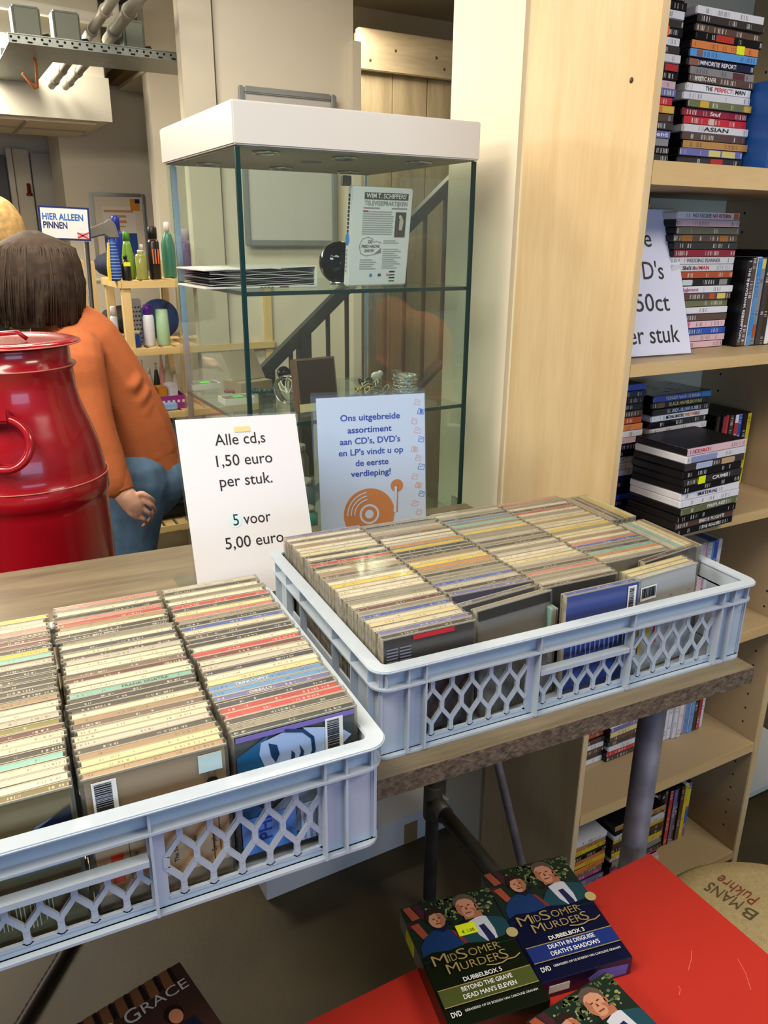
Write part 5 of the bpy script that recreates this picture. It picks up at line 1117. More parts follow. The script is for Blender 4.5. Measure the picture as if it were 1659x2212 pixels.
# plank partition
PL = wood('scaffold_plank', '#8d7d60', '#b3a382', (6, 6, .8), .8, 1.5, 5)
Yp = 4.1; xa = infr(wa, at_y(770, 120, Yp, wa)).x; zt_ = at_y(770, 68, Yp, wa).z
pk = empty('plank_partition', loc2(wa, xa, Yp, 0), WR, 'partition of upright weathered planks with a cross board near its top, behind the stair rail', 'partition')
for k in range(8):
    mb = MB(); mb.box(k*.222, k*.222+.217, random.uniform(-.002, .002), .03, 0, zt_); mb.build('plank', PL, pk, bevel=.003)
mb = MB(); zc0 = at_y(770, 152, Yp, wa).z; mb.box(-.01, 1.7, -.045, -.004, zc0, zc0+.19); cbd = mb.build('cross_board', wood('cross_plank', '#92826a', '#b8a887', (.8, 6, 6), .8, 1.5, 5), pk, bevel=.004)
for px, py in ((855, 110), (943, 125), (800, 130), (960, 150)):
    q = infr(wa, at_y(px, py, Yp-.046, wa)); mb = MB(); mb.lathe([(.008, 0), (.004, .0012)], 10); mb.build('knot', mat('dark_knot', '#5a3a22', .6), cbd, mtx=Matrix.Translation((q.x-xa, -.0452, q.z)) @ Matrix.Rotation(PI/2, 4, 'X'))
# stair rail
IRON = mat('black_iron', '#2b2b2b', .45, .4); Yr_ = 2.95
ra, rb = infr(wa, at_y(560, 812, Yr_, wa)), infr(wa, at_y(985, 382, Yr_, wa)); sl = (rb.z-ra.z)/(rb.x-ra.x)
st = empty('stair_railing', loc2(wa, ra.x, Yr_, 0), WR, 'black iron stair railing climbing to the right behind the display cabinet', 'railing')
Lr = 2.1
mb = MB(); mb.bar((0, 0, ra.z), (Lr, 0, ra.z+sl*Lr), .045, .05, (0, -1, 0)); mb.build('handrail', IRON, st, bevel=.006)
ls = infr(wa, at_y(925, 810, Yr_, wa)); zl0 = ls.z-sl*(ls.x-ra.x)
mb = MB(); mb.bar((0, 0, zl0), (Lr, 0, zl0+sl*Lr), .02, .07, (0, -1, 0)); mb.build('stringer', IRON, st)
for k in range(17):
    bxx = infr(wa, at_y(708+41*(k-3), 700, Yr_, wa)).x-ra.x
    if bxx < .05 or bxx > Lr: continue
    zb_, zt2 = zl0+sl*bxx, ra.z+sl*bxx
    mb = MB(); mb.box(bxx-.007, bxx+.007, -.007, .007, zb_, zt2-.02); mb.build('baluster', mat('brown_black_iron', '#33291f', .5, .3), st)
nx = infr(wa, at_y(655, 760, Yr_, wa)).x-ra.x
mb = MB(); mb.box(nx-.025, nx+.025, -.03, .02, 0, ra.z+sl*nx-.02); mb.build('newel_post', IRON, st, bevel=.003)
mb = MB(); mb.box(.0, .045, -.02, .02, 0, ra.z); mb.build('foot_post', IRON, st)

# ------------------------------------------------------------------ slatted wooden rack with toiletries
PINE = wood('pale_pine', '#cfae72', '#e2c78e', (7, 7, .8), .55, 1.8, 5); PINEX = wood('pale_pine_rail', '#c9a86c', '#dec388', (.8, 7, 7), .55, 1.8, 5)
YR = 3.45; xr0 = infr(wa, at_y(273, 650, YR, wa)).x; rkW, rkD = .62, .33
LV = [at_y(320, y, YR, wa).z for y in (606, 751, 891, 1034, 1139)]
rk = empty('slatted_rack', loc2(wa, xr0, YR, 0), WR, 'pale pine slatted rack full of bottles behind the person in the orange sweater', 'rack')
PW = .036
for x, y in ((0, 0), (0, rkD), (rkW, 0), (rkW, rkD)):
    mb = MB(); mb.box(x-PW/2, x+PW/2, y-PW/2, y+PW/2, 0, LV[0]); mb.build('post', PINE, rk, bevel=.003)
for i, z in enumerate(LV):
    mb = MB(); mb.box(-PW/2, rkW+PW/2, -.030, -.0185, z-.028, z); mb.box(-PW/2, rkW+PW/2, rkD+.0185, rkD+.030, z-.028, z); mb.box(-.030, -.0185, -.018, rkD+.018, z-.028, z); mb.box(rkW+.0185, rkW+.030, -.018, rkD+.018, z-.028, z); r_ = mb.build('shelf_rail', PINEX, rk)
    mb = MB(); n = 10
    for k in range(n): mb.box(.022+k*(rkW-.044)/n, .022+k*(rkW-.044)/n+.042, -.018, rkD+.018, z-.011, z-.0005)
    mb.build('slats', PINE, rk)
def itm(px, lev, top, rpx, prof, mats, name, label, cat, dy=.10, group=None, parts=None):
    """a bottle-like thing on a rack shelf: px centre, shelf level, pixel row of its top, half width in pixels"""
    p = infr(wa, at_y(px, 700, YR+dy, wa)); zt__ = at_y(px, top, YR+dy, wa).z; h_ = zt__-LV[lev]; r = rpx/(FPX/ (at_y(px, 700, YR+dy, wa)-O).dot(CFWD))
    mb = MB(); split = parts or len(prof)
    mb.lathe([(a*r, b*h_) for a, b in prof[:split]], 24)
    o = mb.build(name, mats[0], loc=loc2(wa, p.x, YR+dy, LV[lev]+.0005), rz=WR, weld=True); tag(o, label, cat, group)
    if split < len(prof):
        mb = MB(); mb.lathe([(a*r, b*h_+.0002) for a, b in prof[split:]], 24); mb.build('cap', mats[1], o, weld=True)
    return o, r, h_
CAN = [(.9, 0), (1, .02), (1, .70), (.8, .76), (.78, .765), (.78, .98), (.6, 1)]
BOT = [(.95, 0), (1, .03), (1, .6), (.6, .78), (.35, .84), (.4, .845), (.4, .98), (.3, 1)]
o, r, h_ = itm(345, 0, 490, 12, CAN, [mat('black_can', '#1b1714', .3), mat('black_cap', '#0f0f10', .4)], 'spray_can', 'black spray can with orange print on the top rack shelf', 'spray can', parts=4)
decal([rect(-r*.5+r*.45*j, -r*.3+r*.45*j, h_*.3, h_*.58) for j in range(3)], mat('orange_print', '#d8682a', .5), o, face_front(0, -r*1.02, 0), 'orange_print')
itm(320, 0, 528, 9, BOT, [mat('cloudy_white', '#c9cbbf', .3), mat('white_cap', '#dedcd4', .4)], 'pump_bottle', 'cloudy white pump bottle behind the olive jar on the top rack shelf', 'bottle', dy=.2, parts=5)
itm(317, 0, 540, 12, [(.9, 0), (1, .03), (1, .8), (.8, .86), (.5, .88), (.55, .885), (.55, .98), (.4, 1)], [mat('olive_liquid', '#8a8f4c', .15), mat('clear_cap', '#b9bba6', .2)], 'glass_bottle', 'olive green glass bottle on the top rack shelf', 'bottle', dy=.06, parts=5)
itm(290, 0, 500, 13, [(.9, 0), (1, .03), (.95, .45), (.65, .72), (.5, .8), (.55, .805), (.5, .98), (.3, 1)], [mat('lime_bottle', '#7aa33a', .2), mat('green_cap', '#4f8a2e', .3)], 'shampoo_bottle', 'lime green shampoo bottle on the top rack shelf', 'bottle', dy=.12, parts=5)
itm(271, 0, 467, 11, CAN, [mat('royal_blue_can', '#1e2f9a', .25), mat('royal_blue_cap', '#1a2a8a', .3)], 'spray_can', 'tall royal blue spray can on the top rack shelf behind the striped bottle', 'spray can', dy=.24, parts=4)
itm(284, 0, 552, 10, BOT, [mat('black_bottle', '#171412', .3), mat('black_cap', '#0f0f10', .4)], 'small_bottle', 'small black bottle with a yellow price sticker on the top rack shelf', 'bottle', dy=.03, parts=5)
pz = at_y(282, 569, YR-.01, wa); mb = MB(); mb.box(-.014, .014, -.0006, 0, -.008, .008); mb.build('price_sticker', mat('price_yellow', '#e6e32a', .5), bpy.data.objects['small_bottle'], mtx=Matrix.Translation((0, -.0215, .065)))
sb, r, h_ = itm(259, 0, 515, 13, [(.75, 0), (.95, .03), (1.08, .2), (.95, .5), (.62, .85), (.5, 1)], [mat('striped_blue_yellow', '#23489a', .5)], 'figure_bottle', 'striped blue and yellow bottle shaped like an animal with a grey head on the rack', 'bottle', dy=.02)
mb = MB(); mb.lathe([(v*r*1.015, z*h_) for v, z in ((1.09, .2), (1.03, .33), (.95, .5))], 24, 0, (0, 0, 0), False)
for k in range(12):
    t = .06+.075*k; rr = r*1.012*(.95+.13*min(t/.2, 1) if t < .2 else (1.08-.13*(t-.2)/.3 if t < .5 else .95-.33*(t-.5)/.35)); 
    if k == 0: mb = MB()
    mb.lathe([(rr, t*h_-.0016), (rr*1.012, t*h_), (rr, t*h_+.0016)], 24, 0, (0, 0, 0), False)
mb.build('stripe', mat('pale_blue_stripe', '#8fb0e0', .5), sb)
mb = MB(); mb.add([(-r*1.14*math.sin(a), -r*1.14*math.cos(a), 0) for a in (.7, 1.1, 1.5, 1.9)]+[(-r*1.12*math.sin(a), -r*1.12*math.cos(a), h_*.35) for a in (.7, 1.1, 1.5, 1.9)]+[(-r*.72*math.sin(a), -r*.72*math.cos(a), h_*.9) for a in (.7, 1.1, 1.5, 1.9)], [(0, 1, 5, 4), (1, 2, 6, 5), (2, 3, 7, 6), (4, 5, 9, 8), (5, 6, 10, 9), (6, 7, 11, 10)]); mb.build('yellow_belly', mat('toy_yellow', '#e0c02e', .5), sb)
mb = MB(); mb.prism([(-.095, .01), (-.085, .035), (-.02, .06), (.0, .075), (.02, .055), (.03, .0), (-.01, -.002), (-.03, .012), (-.08, -.002)], -.016, .016); mb.build('head', mat('toy_grey', '#77736a', .6), sb, mtx=Matrix.Translation((0, 0, h_)) @ Matrix.Rotation(PI/2, 4, 'X'), bevel=.005)
itm(411, 0, 495, 13, CAN, [mat('purple_can', '#5b3a78', .3), mat('lilac_cap', '#a892b0', .4)], 'spray_can', 'purple spray can on the top rack shelf, seen through the cabinet glass', 'spray can', dy=.10, parts=4)
itm(376, 0, 480, 14, BOT, [mat('sea_green_bottle', '#3f7a63', .3), mat('white_cap', '#dedcd4', .4)], 'shampoo_bottle', 'sea green bottle on the top rack shelf beside the black spray can', 'bottle', dy=.2, parts=5)
itm(321, 1, 658, 12, CAN, [mat('white_can', '#d3d6e2', .3), mat('violet_cap', '#57249a', .3)], 'spray_can', 'white spray can with a violet cap on the second rack shelf', 'spray can', dy=.06, parts=4)
itm(351, 1, 668, 14, [(.9, 0), (1, .02), (.98, .5), (.9, .98), (.8, 1)], [mat('mint_pack', '#a3c7a4', .5)], 'tube_bottle', 'mint green tube on the second rack shelf', 'bottle', dy=.06)
o, r, h_ = itm(288, 1, 715, 13, [(.9, 0), (1, .04), (1, .75), (.85, .8), (.86, .81), (.9, .82), (.9, 1)], [mat('cobalt_jar', '#1e3f9a', .2), mat('clear_cap', '#b9bba6', .2)], 'cream_jar', 'cobalt blue jar on the second rack shelf beside the grater', 'jar', dy=.045, parts=4)
itm(247, 1, 662, 8, CAN, [mat('white_can', '#d3d6e2', .3), mat('white_cap', '#dedcd4', .4)], 'spray_can', 'slim white bottle with violet print on the second rack shelf, left of the post', 'bottle', dy=.12, parts=4)
gp = infr(wa, at_y(287, 700, YR+.10, wa)); g1, g0 = at_y(287, 646, YR+.10, wa).z, LV[1]
gr = empty('box_grater', loc2(wa, gp.x, YR+.10, g0+.0005), WR, 'metal box grater standing on the second rack shelf', 'grater')
mb = MB(); mb.prism([(-.038, -.02), (.038, -.02), (.038, .02), (-.038, .02)], 0, (g1-g0)); mb.build('grater_body', mat('grater_steel', '#aaa4a0', .3, .7), gr, bevel=.004)
mb = MB()
for k in range(9):
    for j in range(5): mb.box(-.032+.0135*j+.004*(k % 2), -.024+.0135*j+.004*(k % 2), -.0208, -.0202, .012+k*(g1-g0-.03)/9, .018+k*(g1-g0-.03)/9)
mb.build('teeth', mat('grater_hole', '#241f24', .5), gr)
bp2 = infr(wa, at_y(345, 690, YR+.27, wa)); mb = MB(); mb.lathe([(.0001, -.02), (.085, -.018), (.09, 0), (.085, .018), (.0001, .02)], 32)
o = mb.build('blue_plate', mat('matte_blue', '#35549a', .5), mtx=Matrix.Translation(loc2(wa, bp2.x, YR+.27, LV[1]+.092)) @ Matrix.Rotation(WR, 4, 'Z') @ Matrix.Rotation(PI/2-.1, 4, 'X'), weld=True); tag(o, 'round blue plate leaning at the back of the second rack shelf', 'plate')
for i, (px, top, rp, c, lab) in enumerate([(297, 778, 7, '#dcdacb', 'small white bottle, leftmost on the third rack shelf'), (312, 795, 9, '#e0d8d2', 'low white jar on the third rack shelf'), (341, 765, 7, '#dfa6a0', 'pale pink bottle on the third rack shelf'), (354, 768, 10, '#cfdcc6', 'pale green pointed bottle on the third rack shelf'), (368, 795, 9, '#e6dccc', 'cream jar at the right of the third rack shelf'), (328, 785, 7, '#26332b', 'dark green bottle on the third rack shelf')]):
    itm(px, 2, top, rp, [(.95, 0), (1, .03), (.95, .5), (.5, .8), (.4, .82), (.42, .83), (.35, 1)], [mat('tint_'+c.strip('#'), c, .35), mat('white_cap', '#dedcd4', .4)], 'small_bottle', lab, 'bottle', dy=.26, parts=5)
p = infr(wa, at_y(340, 850, YR+.06, wa)); e = empty('plastic_basket', loc2(wa, p.x, YR+.06, LV[2]+.0005), WR, 'purple plastic basket of small packs on the third rack shelf', 'basket')
mb = MB()
for b in ((-.115, .115, -.04, -.037, 0, .06), (-.115, .115, .117, .12, 0, .06), (-.115, -.112, -.037, .117, 0, .06), (.112, .115, -.037, .117, 0, .06), (-.112, .112, -.037, .117, 0, .003)): mb.box(*b)
mb.build('basket_body', mat('magenta_plastic', '#8c2f78', .4), e)
mb = MB()
for k in range(10): mb.box(-.10+.022*k, -.088+.022*k, -.0408, -.0402, .028, .04)
mb.build('basket_holes', mat('pale_basket_hole', '#d9c6d2', .5), e)
for i, (x, c, lab, hh) in enumerate([(-.07, '#cfcdd6', 'white pack', .11), (-.02, '#b83a24', 'red pack', .095), (.03, '#c98a2c', 'amber pack', .09), (.08, '#d3d6e0', 'pale pack', .1)]):
    q = loc2(wa, p.x+x, YR+.07, LV[2]+.0045); mb = MB(); mb.box(-.02, .02, 0, .06, 0, hh); tag(mb.build('small_pack', mat('pack_'+c.strip('#'), c, .5), loc=q, rz=WR+.1*i, bevel=.004), lab+' standing in the purple basket', 'pack', 'packs in the purple basket')
p = infr(wa, at_y(350, 890, YR-.0, wa)); mb = MB(); mb.box(-.07, .07, 0, .022, 0, .034); tag(mb.build('soap_pack', mat('sky_blue_pack', '#8fb3e2', .4), loc=loc2(wa, p.x, YR-.01, LV[2]+.0005), rz=WR, bevel=.006), 'pale blue flat pack in front of the purple basket', 'pack')
for i, (px, top, rp, c, lab) in enumerate([(352, 905, 13, '#4a6f92', 'grey blue pack on the fourth rack shelf'), (374, 915, 11, '#8d95b8', 'lilac pack on the fourth rack shelf, beside the white price sign'), (399, 912, 11, '#8a2a2c', 'dark red pack on the fourth rack shelf')]):
    itm(px, 3, top, rp, [(.95, 0), (1, .03), (1, .9), (.9, 1)], [mat('tint_'+c.strip('#'), c, .35)], 'cleaner_bottle', lab, 'bottle', dy=.1)
p = infr(wa, at_y(365, 1130, YR+.1, wa)); mb = MB(); mb.box(-.15, .15, -.06, .12, 0, .10); tag(mb.build('black_bag', mat('black_bag', '#0d0d0e', .5), loc=loc2(wa, p.x, YR+.1, LV[4]+.0005), rz=WR, bevel=.03, seg=3), 'black bag on the lowest visible rack shelf', 'bag')
mb = MB(); mb.ball((0, 0, .036), .09, 16, 0, (1.2, .9, .4)); o = mb.build('plastic_bag', clear('cloudy_plastic', '#b9b39c', .55, .2, .4), loc=loc2(wa, p.x-.01, YR+.12, LV[4]+.101), rz=WR, weld=True); tag(o, 'crumpled clear plastic bag on top of the black bag', 'bag')
# wire shelf further back with dark bags
p = infr(wa, at_y(205, 620, 4.2, wa)); e = empty('wire_shelf', loc2(wa, p.x, 4.2, 0), WR, 'pale shelf unit standing behind the pole of the payment sign', 'shelf unit')
zt3 = at_y(200, 565, 4.2, wa).z
for x in (-.01, .42):
    for y in (0, .3):
        mb = MB(); mb.box(x-.017, x+.017, y-.017, y+.017, 0, zt3); mb.build('post', PINE, e)
for z in (zt3-.09, zt3-.36, zt3-.75):
    mb = MB(); mb.box(.008, .402, -.01, .31, z-.015, z); mb.build('board', mat('grey_board', '#8d8876', .6), e)
for i, (z, c, lab) in enumerate([(zt3-.0895, '#1d2338', 'dark navy cloth bag on the shelf unit behind the striped bottle'), (zt3-.3595, '#24221d', 'dark grey cloth bag on the lower board of the shelf unit')]):
    mb = MB(); mb.ball((0, 0, .07), .12, 14, 0, (1.1, .8, .58)); o = mb.build('cloth_bag', mat('cloth_'+c.strip('#'), c, .8, bump=.5, bscale=30), loc=loc2(wa, p.x+.16, 4.34, z), weld=True); tag(o, lab, 'bag')
# ------------------------------------------------------------------ red table in the foreground with boxed sets
REDT = mat('red_lacquer_top', '#b52d21', .45, noise=.07, nscale=5, bump=.03, bscale=300)
ZR = H-.935
rt = empty('red_table', (.829, .727, 0), math.radians(3.6), 'red topped side table in the right foreground carrying boxed film sets', 'table')
mb = MB(); mb.box(-.80, 0, -.62, 0, ZR-.03, ZR); mb.build('table_top', REDT, rt, bevel=.0015)
for x, y in ((-.77, -.03), (-.03, -.03), (-.77, -.59), (-.03, -.59)):
    mb = MB(); mb.box(x-.02, x+.02, y-.02, y+.02, 0, ZR-.0302); mb.build('leg', mat('dark_red_leg', '#6f1510', .5), rt, bevel=.002)
mb = MB()
for a, b in (((-.12, -.18), (-.09, -.16)), ((-.10, -.30), (-.07, -.27)), ((-.05, -.35), (-.015, -.33)), ((-.16, -.20), (-.15, -.19)), ((-.07, -.24), (-.045, -.20))): mb.prism(stroke([a, ((a[0]+b[0])/2+.003, (a[1]+b[1])/2), b], .0009), ZR+.0001, ZR+.0003)
mb.build('scratch', mat('pale_scratch', '#d8695c', .5), rt)
GOLDF = mat('gold_foil_ink', '#c9b06a', .3, .4); SKP = mat('print_skin', '#c48c70', .4); SKP2 = mat('print_skin_shade', '#a8694f', .4)
BWX, BHX, BTX = .136, .190, .030
def top(k=0): return Matrix.Translation((0, 0, BTX+.0002+.0003*k))
def boxset(TR, yaw, zb, label, base, band, lines, sub, mirror=False, name='boxed_film_set'):
    M = Matrix.Translation((TR[0], TR[1], zb)) @ Matrix.Rotation(math.radians(yaw), 4, 'Z') @ Matrix.Translation((-BWX, -BHX, 0))
    e = empty(name, (0, 0, 0), 0, label, 'boxed set', 'boxed film sets on the red table', mtx=M)
    BM = mat('box_'+base.strip('#'), base, .3, coat=.3)
    mb = MB(); mb.box(0, BWX, 0, BHX, 0, BTX); mb.build('carton', BM, e, bevel=.0008)
    w_, h_ = BWX, BHX; S = lambda P: [(x*w_, y*h_) for x, y in P]
    D = lambda polys, m_, nm, k: decal([S(p) for p in polys], m_, e, top(k), nm, .0002)
    EL = lambda cx, cy, rx, ry, n=18: [(cx+rx*math.cos(2*PI*i/n), cy+ry*math.sin(2*PI*i/n)) for i in range(n)]
    D([[(0, .50), (1, .50), (1, .999), (0, .999)]], mat('print_garden_dark', '#1c2a22', .35), 'cover_photo', 0)
    rs = random.Random(5); 
    D([EL(rs.uniform(.3, 1), rs.uniform(.8, .985), rs.uniform(.01, .045), rs.uniform(.006, .02), 7) for _ in range(46)], mat('print_leaf', '#56663c', .4), 'leaves', 1)
    D([EL(rs.uniform(.25, .95), rs.uniform(.78, .98), rs.uniform(.006, .025), rs.uniform(.004, .012), 6) for _ in range(40)], mat('print_leaf_light', '#8f9560', .4), 'leaves', 2)
    D([EL(rs.uniform(.35, .7), rs.uniform(.6, .9), rs.uniform(.02, .05), rs.uniform(.01, .025), 7) for _ in range(18)], mat('print_leaf_dark', '#101a18', .4), 'leaves', 1)
    D([[(.02, .985), (.10, .99), (.16, .87), (.07, .86)], [(.03, .82), (.12, .83), (.17, .70), (.10, .69)]], mat('print_brick', '#a04d38', .4), 'books', 3); D([[(.12, .99), (.20, .99), (.26, .84), (.18, .85)], [(0, .86), (.10, .84), (.13, .8), (0, .8)]], mat('print_plum', '#45222c', .4), 'books', 2)
    # younger man
    BLJ = mat('print_blue_jacket', '#173668', .4)
    D([[(.02, .50), (.04, .62), (.13, .70), (.24, .735), (.36, .73), (.46, .66), (.52, .58), (.54, .50)]], BLJ, 'jacket', 4)
    D([[(.27, .73), (.25, .76), (.41, .76), (.39, .725), (.33, .70)]], mat('print_dark_shirt', '#141a2e', .4), 'shirt', 5)
    D([EL(.315, .815, .088, .072)], SKP, 'face', 6); D([[(.33, .875), (.40, .84), (.40, .79), (.36, .75), (.33, .748), (.345, .80), (.335, .84)]], SKP2, 'face_shade', 7); D([[(.285, .745), (.36, .745), (.355, .78), (.28, .78)]], SKP2, 'neck', 5)
    D([[(.215, .80), (.205, .86), (.235, .905), (.30, .925), (.37, .91), (.41, .87), (.41, .83), (.385, .865), (.32, .875), (.255, .865), (.235, .83)]], mat('print_dark_hair', '#2a1d17', .4), 'hair', 7)
    D([EL(.285, .825, .015, .005, 10), EL(.345, .825, .015, .005, 10), [(.285, .782), (.345, .782), (.335, .774), (.295, .774)], [(.312, .815), (.322, .796), (.306, .796)]], mat('print_feature', '#5f3526', .4), 'features', 8)
    D([[(.40, .70), (.44, .69), (.52, .57), (.49, .55)]], mat('print_red_tie', '#7a2f3a', .4), 'tie', 6)
    # older man
    TEAL = mat('print_teal_suit', '#1d4450', .4)
    D([[(.42, .50), (.46, .60), (.55, .68), (.66, .735), (.84, .735), (.97, .70), (.999, .67), (.999, .50)]], TEAL, 'suit', 5)
    D([[(.62, .73), (.66, .60), (.74, .50), (.82, .50), (.84, .62), (.82, .74), (.76, .76)]], mat('print_white_shirt', '#c3c6d2', .4), 'shirt', 6)
    D([[(.70, .675), (.76, .68), (.80, .56), (.79, .50), (.73, .50), (.72, .58)]], mat('print_navy_tie', '#1c2350', .4), 'tie', 7)
    D([[(.60, .75), (.79, .75), (.80, .80), (.60, .80)]], SKP2, 'neck', 7); D([EL(.665, .855, .108, .092)], SKP, 'face', 8); D([[(.60, .90), (.62, .86), (.60, .82), (.62, .775), (.585, .80), (.56, .85), (.57, .89)], [(.70, .84), (.73, .80), (.71, .775), (.75, .79), (.76, .83)]], SKP2, 'face_shade', 9); D([EL(.775, .845, .018, .022)], SKP2, 'ear', 8)
    D([[(.555, .87), (.55, .92), (.58, .962), (.65, .982), (.73, .972), (.785, .93), (.79, .875), (.77, .86), (.755, .905), (.70, .935), (.62, .935), (.575, .91)]], mat('print_grey_hair', '#574b42', .4), 'hair', 9)
    D([EL(.625, .868, .02, .005, 10), EL(.70, .868, .02, .005, 10), [(.625, .805), (.70, .805), (.69, .797), (.635, .797)], [(.66, .86), (.675, .832), (.65, .832)]], mat('print_feature', '#5f3526', .4), 'features', 10)
    D([[(0, .50), (0, .53), (.12, .56), (.3, .54), (.5, .56), (.7, .53), (.999, .55), (.999, .50)]], BM, 'fade', 8)
    if name == 'boxed_film_set':
        T = lambda s, sz, cx, cy, wd, M_, k=11, **kw: lettering(s, sz, M_, e, top(k) @ Matrix.Translation((cx*w_, cy*h_, 0)), width=wd*w_, **kw)
        TH = dict(bold=-.006)
        T('M', .0235, .165, .482, .15, GOLDF, **TH); T('ID', .0165, .295, .477, .085, GOLDF, **TH); T('S', .0235, .395, .483, .10, GOLDF, **TH); T('OMER', .0165, .63, .477, .33, GOLDF, **TH)
        T('M', .0215, .255, .395, .12, GOLDF, **TH); T('URDER', .0165, .54, .392, .42, GOLDF, **TH); T('S', .0215, .79, .395, .075, GOLDF, **TH); D([stroke([(.58, .352), (.66, .338), (.74, .338), (.80, .352)], .009), stroke([(.80, .352), (.88, .350), (.95, .372)], .009)], GOLDF, 'swash', 11)
        D([EL(.985, .545, .06, .042)], mat('pale_gold_disc', '#cdbd84', .35, .3), 'gold_disc', 12)
        T(sub, .0085, .50, .295, .40, WHITE_INK, bold=.02)
        D([[(.02, .135), (.98, .135), (.98, .262), (.02, .262)]], mat('band_print_'+band.strip('#'), band, .4), 'title_band', 10); D([[(.02, .131), (.98, .131), (.98, .137), (.02, .137)], [(.02, .260), (.98, .260), (.98, .266), (.02, .266)]], GOLDF, 'gold_rule', 11)
        T(lines[0], .009, .50, .228, .52, WHITE_INK, 12, bold=.015); T(lines[1], .009, .50, .172, .54, WHITE_INK, 12, bold=.015)
        T('GEBASEERD OP DE BOEKEN VAN CAROLINE GRAHAM', .0045, .56, .083, .74, WHITE_INK); T('DVD', .010, .10, .075, .10, WHITE_INK, bold=.02)
    return e
b2_ = boxset((.672, .757), -8, ZR+.0006, 'dark blue boxed film set, right one of the pair on the red table', '#0d1230', '#1b2f74', ('DEATH IN DISGUISE', "DEATH'S SHADOWS"), 'DUBBELBOX 3')
mb = MB(); mb.box(.012, .042, -.0006, 0, .008, .02); mb.build('white_label', mat('white_label', '#cfcbc4', .5), b2_); mb = MB(); mb.prism([(.075, .004), (.128, .004), (.13, .02), (.085, .024), (.07, .014)], 0, .0004); mb.build('torn_patch', mat('violet_patch', '#5f56a0', .6), b2_, mtx=face_front(0, -.0002, 0))
b1_ = boxset((.5325, .753), -7.5, ZR+.0006, 'dark green boxed film set with yellow price sticker on the red table', '#11190d', '#4a5426', ('BEYOND THE GRAVE', "DEAD MAN'S ELEVEN"), 'DUBBELBOX 5')
YS = mat('price_yellow_green', '#dff01e', .5)
mb = MB(); mb.box(.062, .090, .118, .136, BTX+.0036, BTX+.0042); mb.build('price_sticker', YS, b1_); lettering('€ 1.00', .007, INK, b1_, Matrix.Translation((.077, .123, BTX+.0044)), bold=.01)
mb = MB(); mb.box(-.0008, 0, .13, .16, .004, .024); mb.build('price_sticker', YS, b1_)
b3_ = boxset((.597, .566), 5.5, ZR+.0006, 'boxed film set nearest the viewer on the red table, cut by photo edge', '#1a2a24', '#4a5426', ('DEATH', 'MURDER'), 'DUBBELBOX', name='boxed_set')
for k in range(3):
    M = Matrix.Translation((.084, .727, ZR+.0006+.0302*k)) @ Matrix.Rotation(math.radians(15+2*k), 4, 'Z') @ Matrix.Translation((-BWX, -BHX-.006, 0)); mb = MB(); mb.box(0, BWX, 0, BHX, 0, .0298)
    o = mb.build('boxed_set', mat('dark_carton', '#1d1a1c', .4), bevel=.001); o.matrix_world = M; tag(o, 'dark boxed set under the brown boxed set at the lower left, %s from the table' % ORD(k+1), 'boxed set', 'boxed sets stacked at the lower left')
M = Matrix.Translation((.086, .735, ZR+.0006+.0302*3)) @ Matrix.Rotation(math.radians(15), 4, 'Z') @ Matrix.Translation((-BWX, -BHX, 0))
wg = empty('boxed_set', (0, 0, 0), 0, 'brown boxed set with silver lettering at bottom left, topmost of its stack', 'boxed set', 'boxed sets stacked at the lower left', mtx=M)
mb = MB(); mb.box(0, BWX, 0, BHX, 0, BTX); mb.build('carton', mat('brown_carton', '#3a2722', .35), wg, bevel=.0008)
D = lambda polys, m_, nm, k: decal([[(x*BWX, y*BHX) for x, y in p] for p in polys], m_, wg, top(k), nm, .0002)
D([[(.0+.13*k, .87), (.08+.13*k, .87), (.09+.13*k, .999), (.02+.13*k, .999)] for k in range(7)], mat('print_book_brown', '#6d4a30', .4), 'book_backs', 0); D([[(.09+.13*k, .88), (.125+.13*k, .88), (.125+.13*k, .999), (.10+.13*k, .999)] for k in range(7)], mat('print_book_dark', '#1c1513', .4), 'book_backs', 0)
SVI = mat('silver_ink', '#c9cacb', .3, .3)
lettering('&', .026, SVI, wg, top(2) @ Matrix.Translation((.30*BWX, .83*BHX, 0))); lettering('G', .026, SVI, wg, top(2) @ Matrix.Translation((.47*BWX, .835*BHX, 0))); lettering('RACE', .019, SVI, wg, top(2) @ Matrix.Translation((.75*BWX, .835*BHX, 0)), width=.40*BWX); lettering('WILL', .019, SVI, wg, top(2) @ Matrix.Translation((.09*BWX, .835*BHX, 0)), width=.2*BWX)
for k, (x, y, sk, hc) in enumerate([(.33, .66, '#c48c70', '#8a3f26'), (.55, .62, '#c48c70', '#8f5a34'), (.74, .68, '#b97a5c', '#1c1412')]):
    D([[(x-.13, y-.25), (x+.15, y-.25), (x+.12, y-.07), (x-.1, y-.07)]], mat('print_dark_shirt', '#141a2e', .4), 'torso', 2+k); D([[(x+.07*math.cos(a*PI/9), y+.06*math.sin(a*PI/9)+.01) for a in range(18)]], mat('hairprint_'+hc.strip('#'), hc, .4), 'hair', 3+k); D([[(x+.055*math.cos(a*PI/9), y-.012+.05*math.sin(a*PI/9)) for a in range(18)]], mat('skin_'+sk.strip('#'), sk, .4), 'face', 4+k)

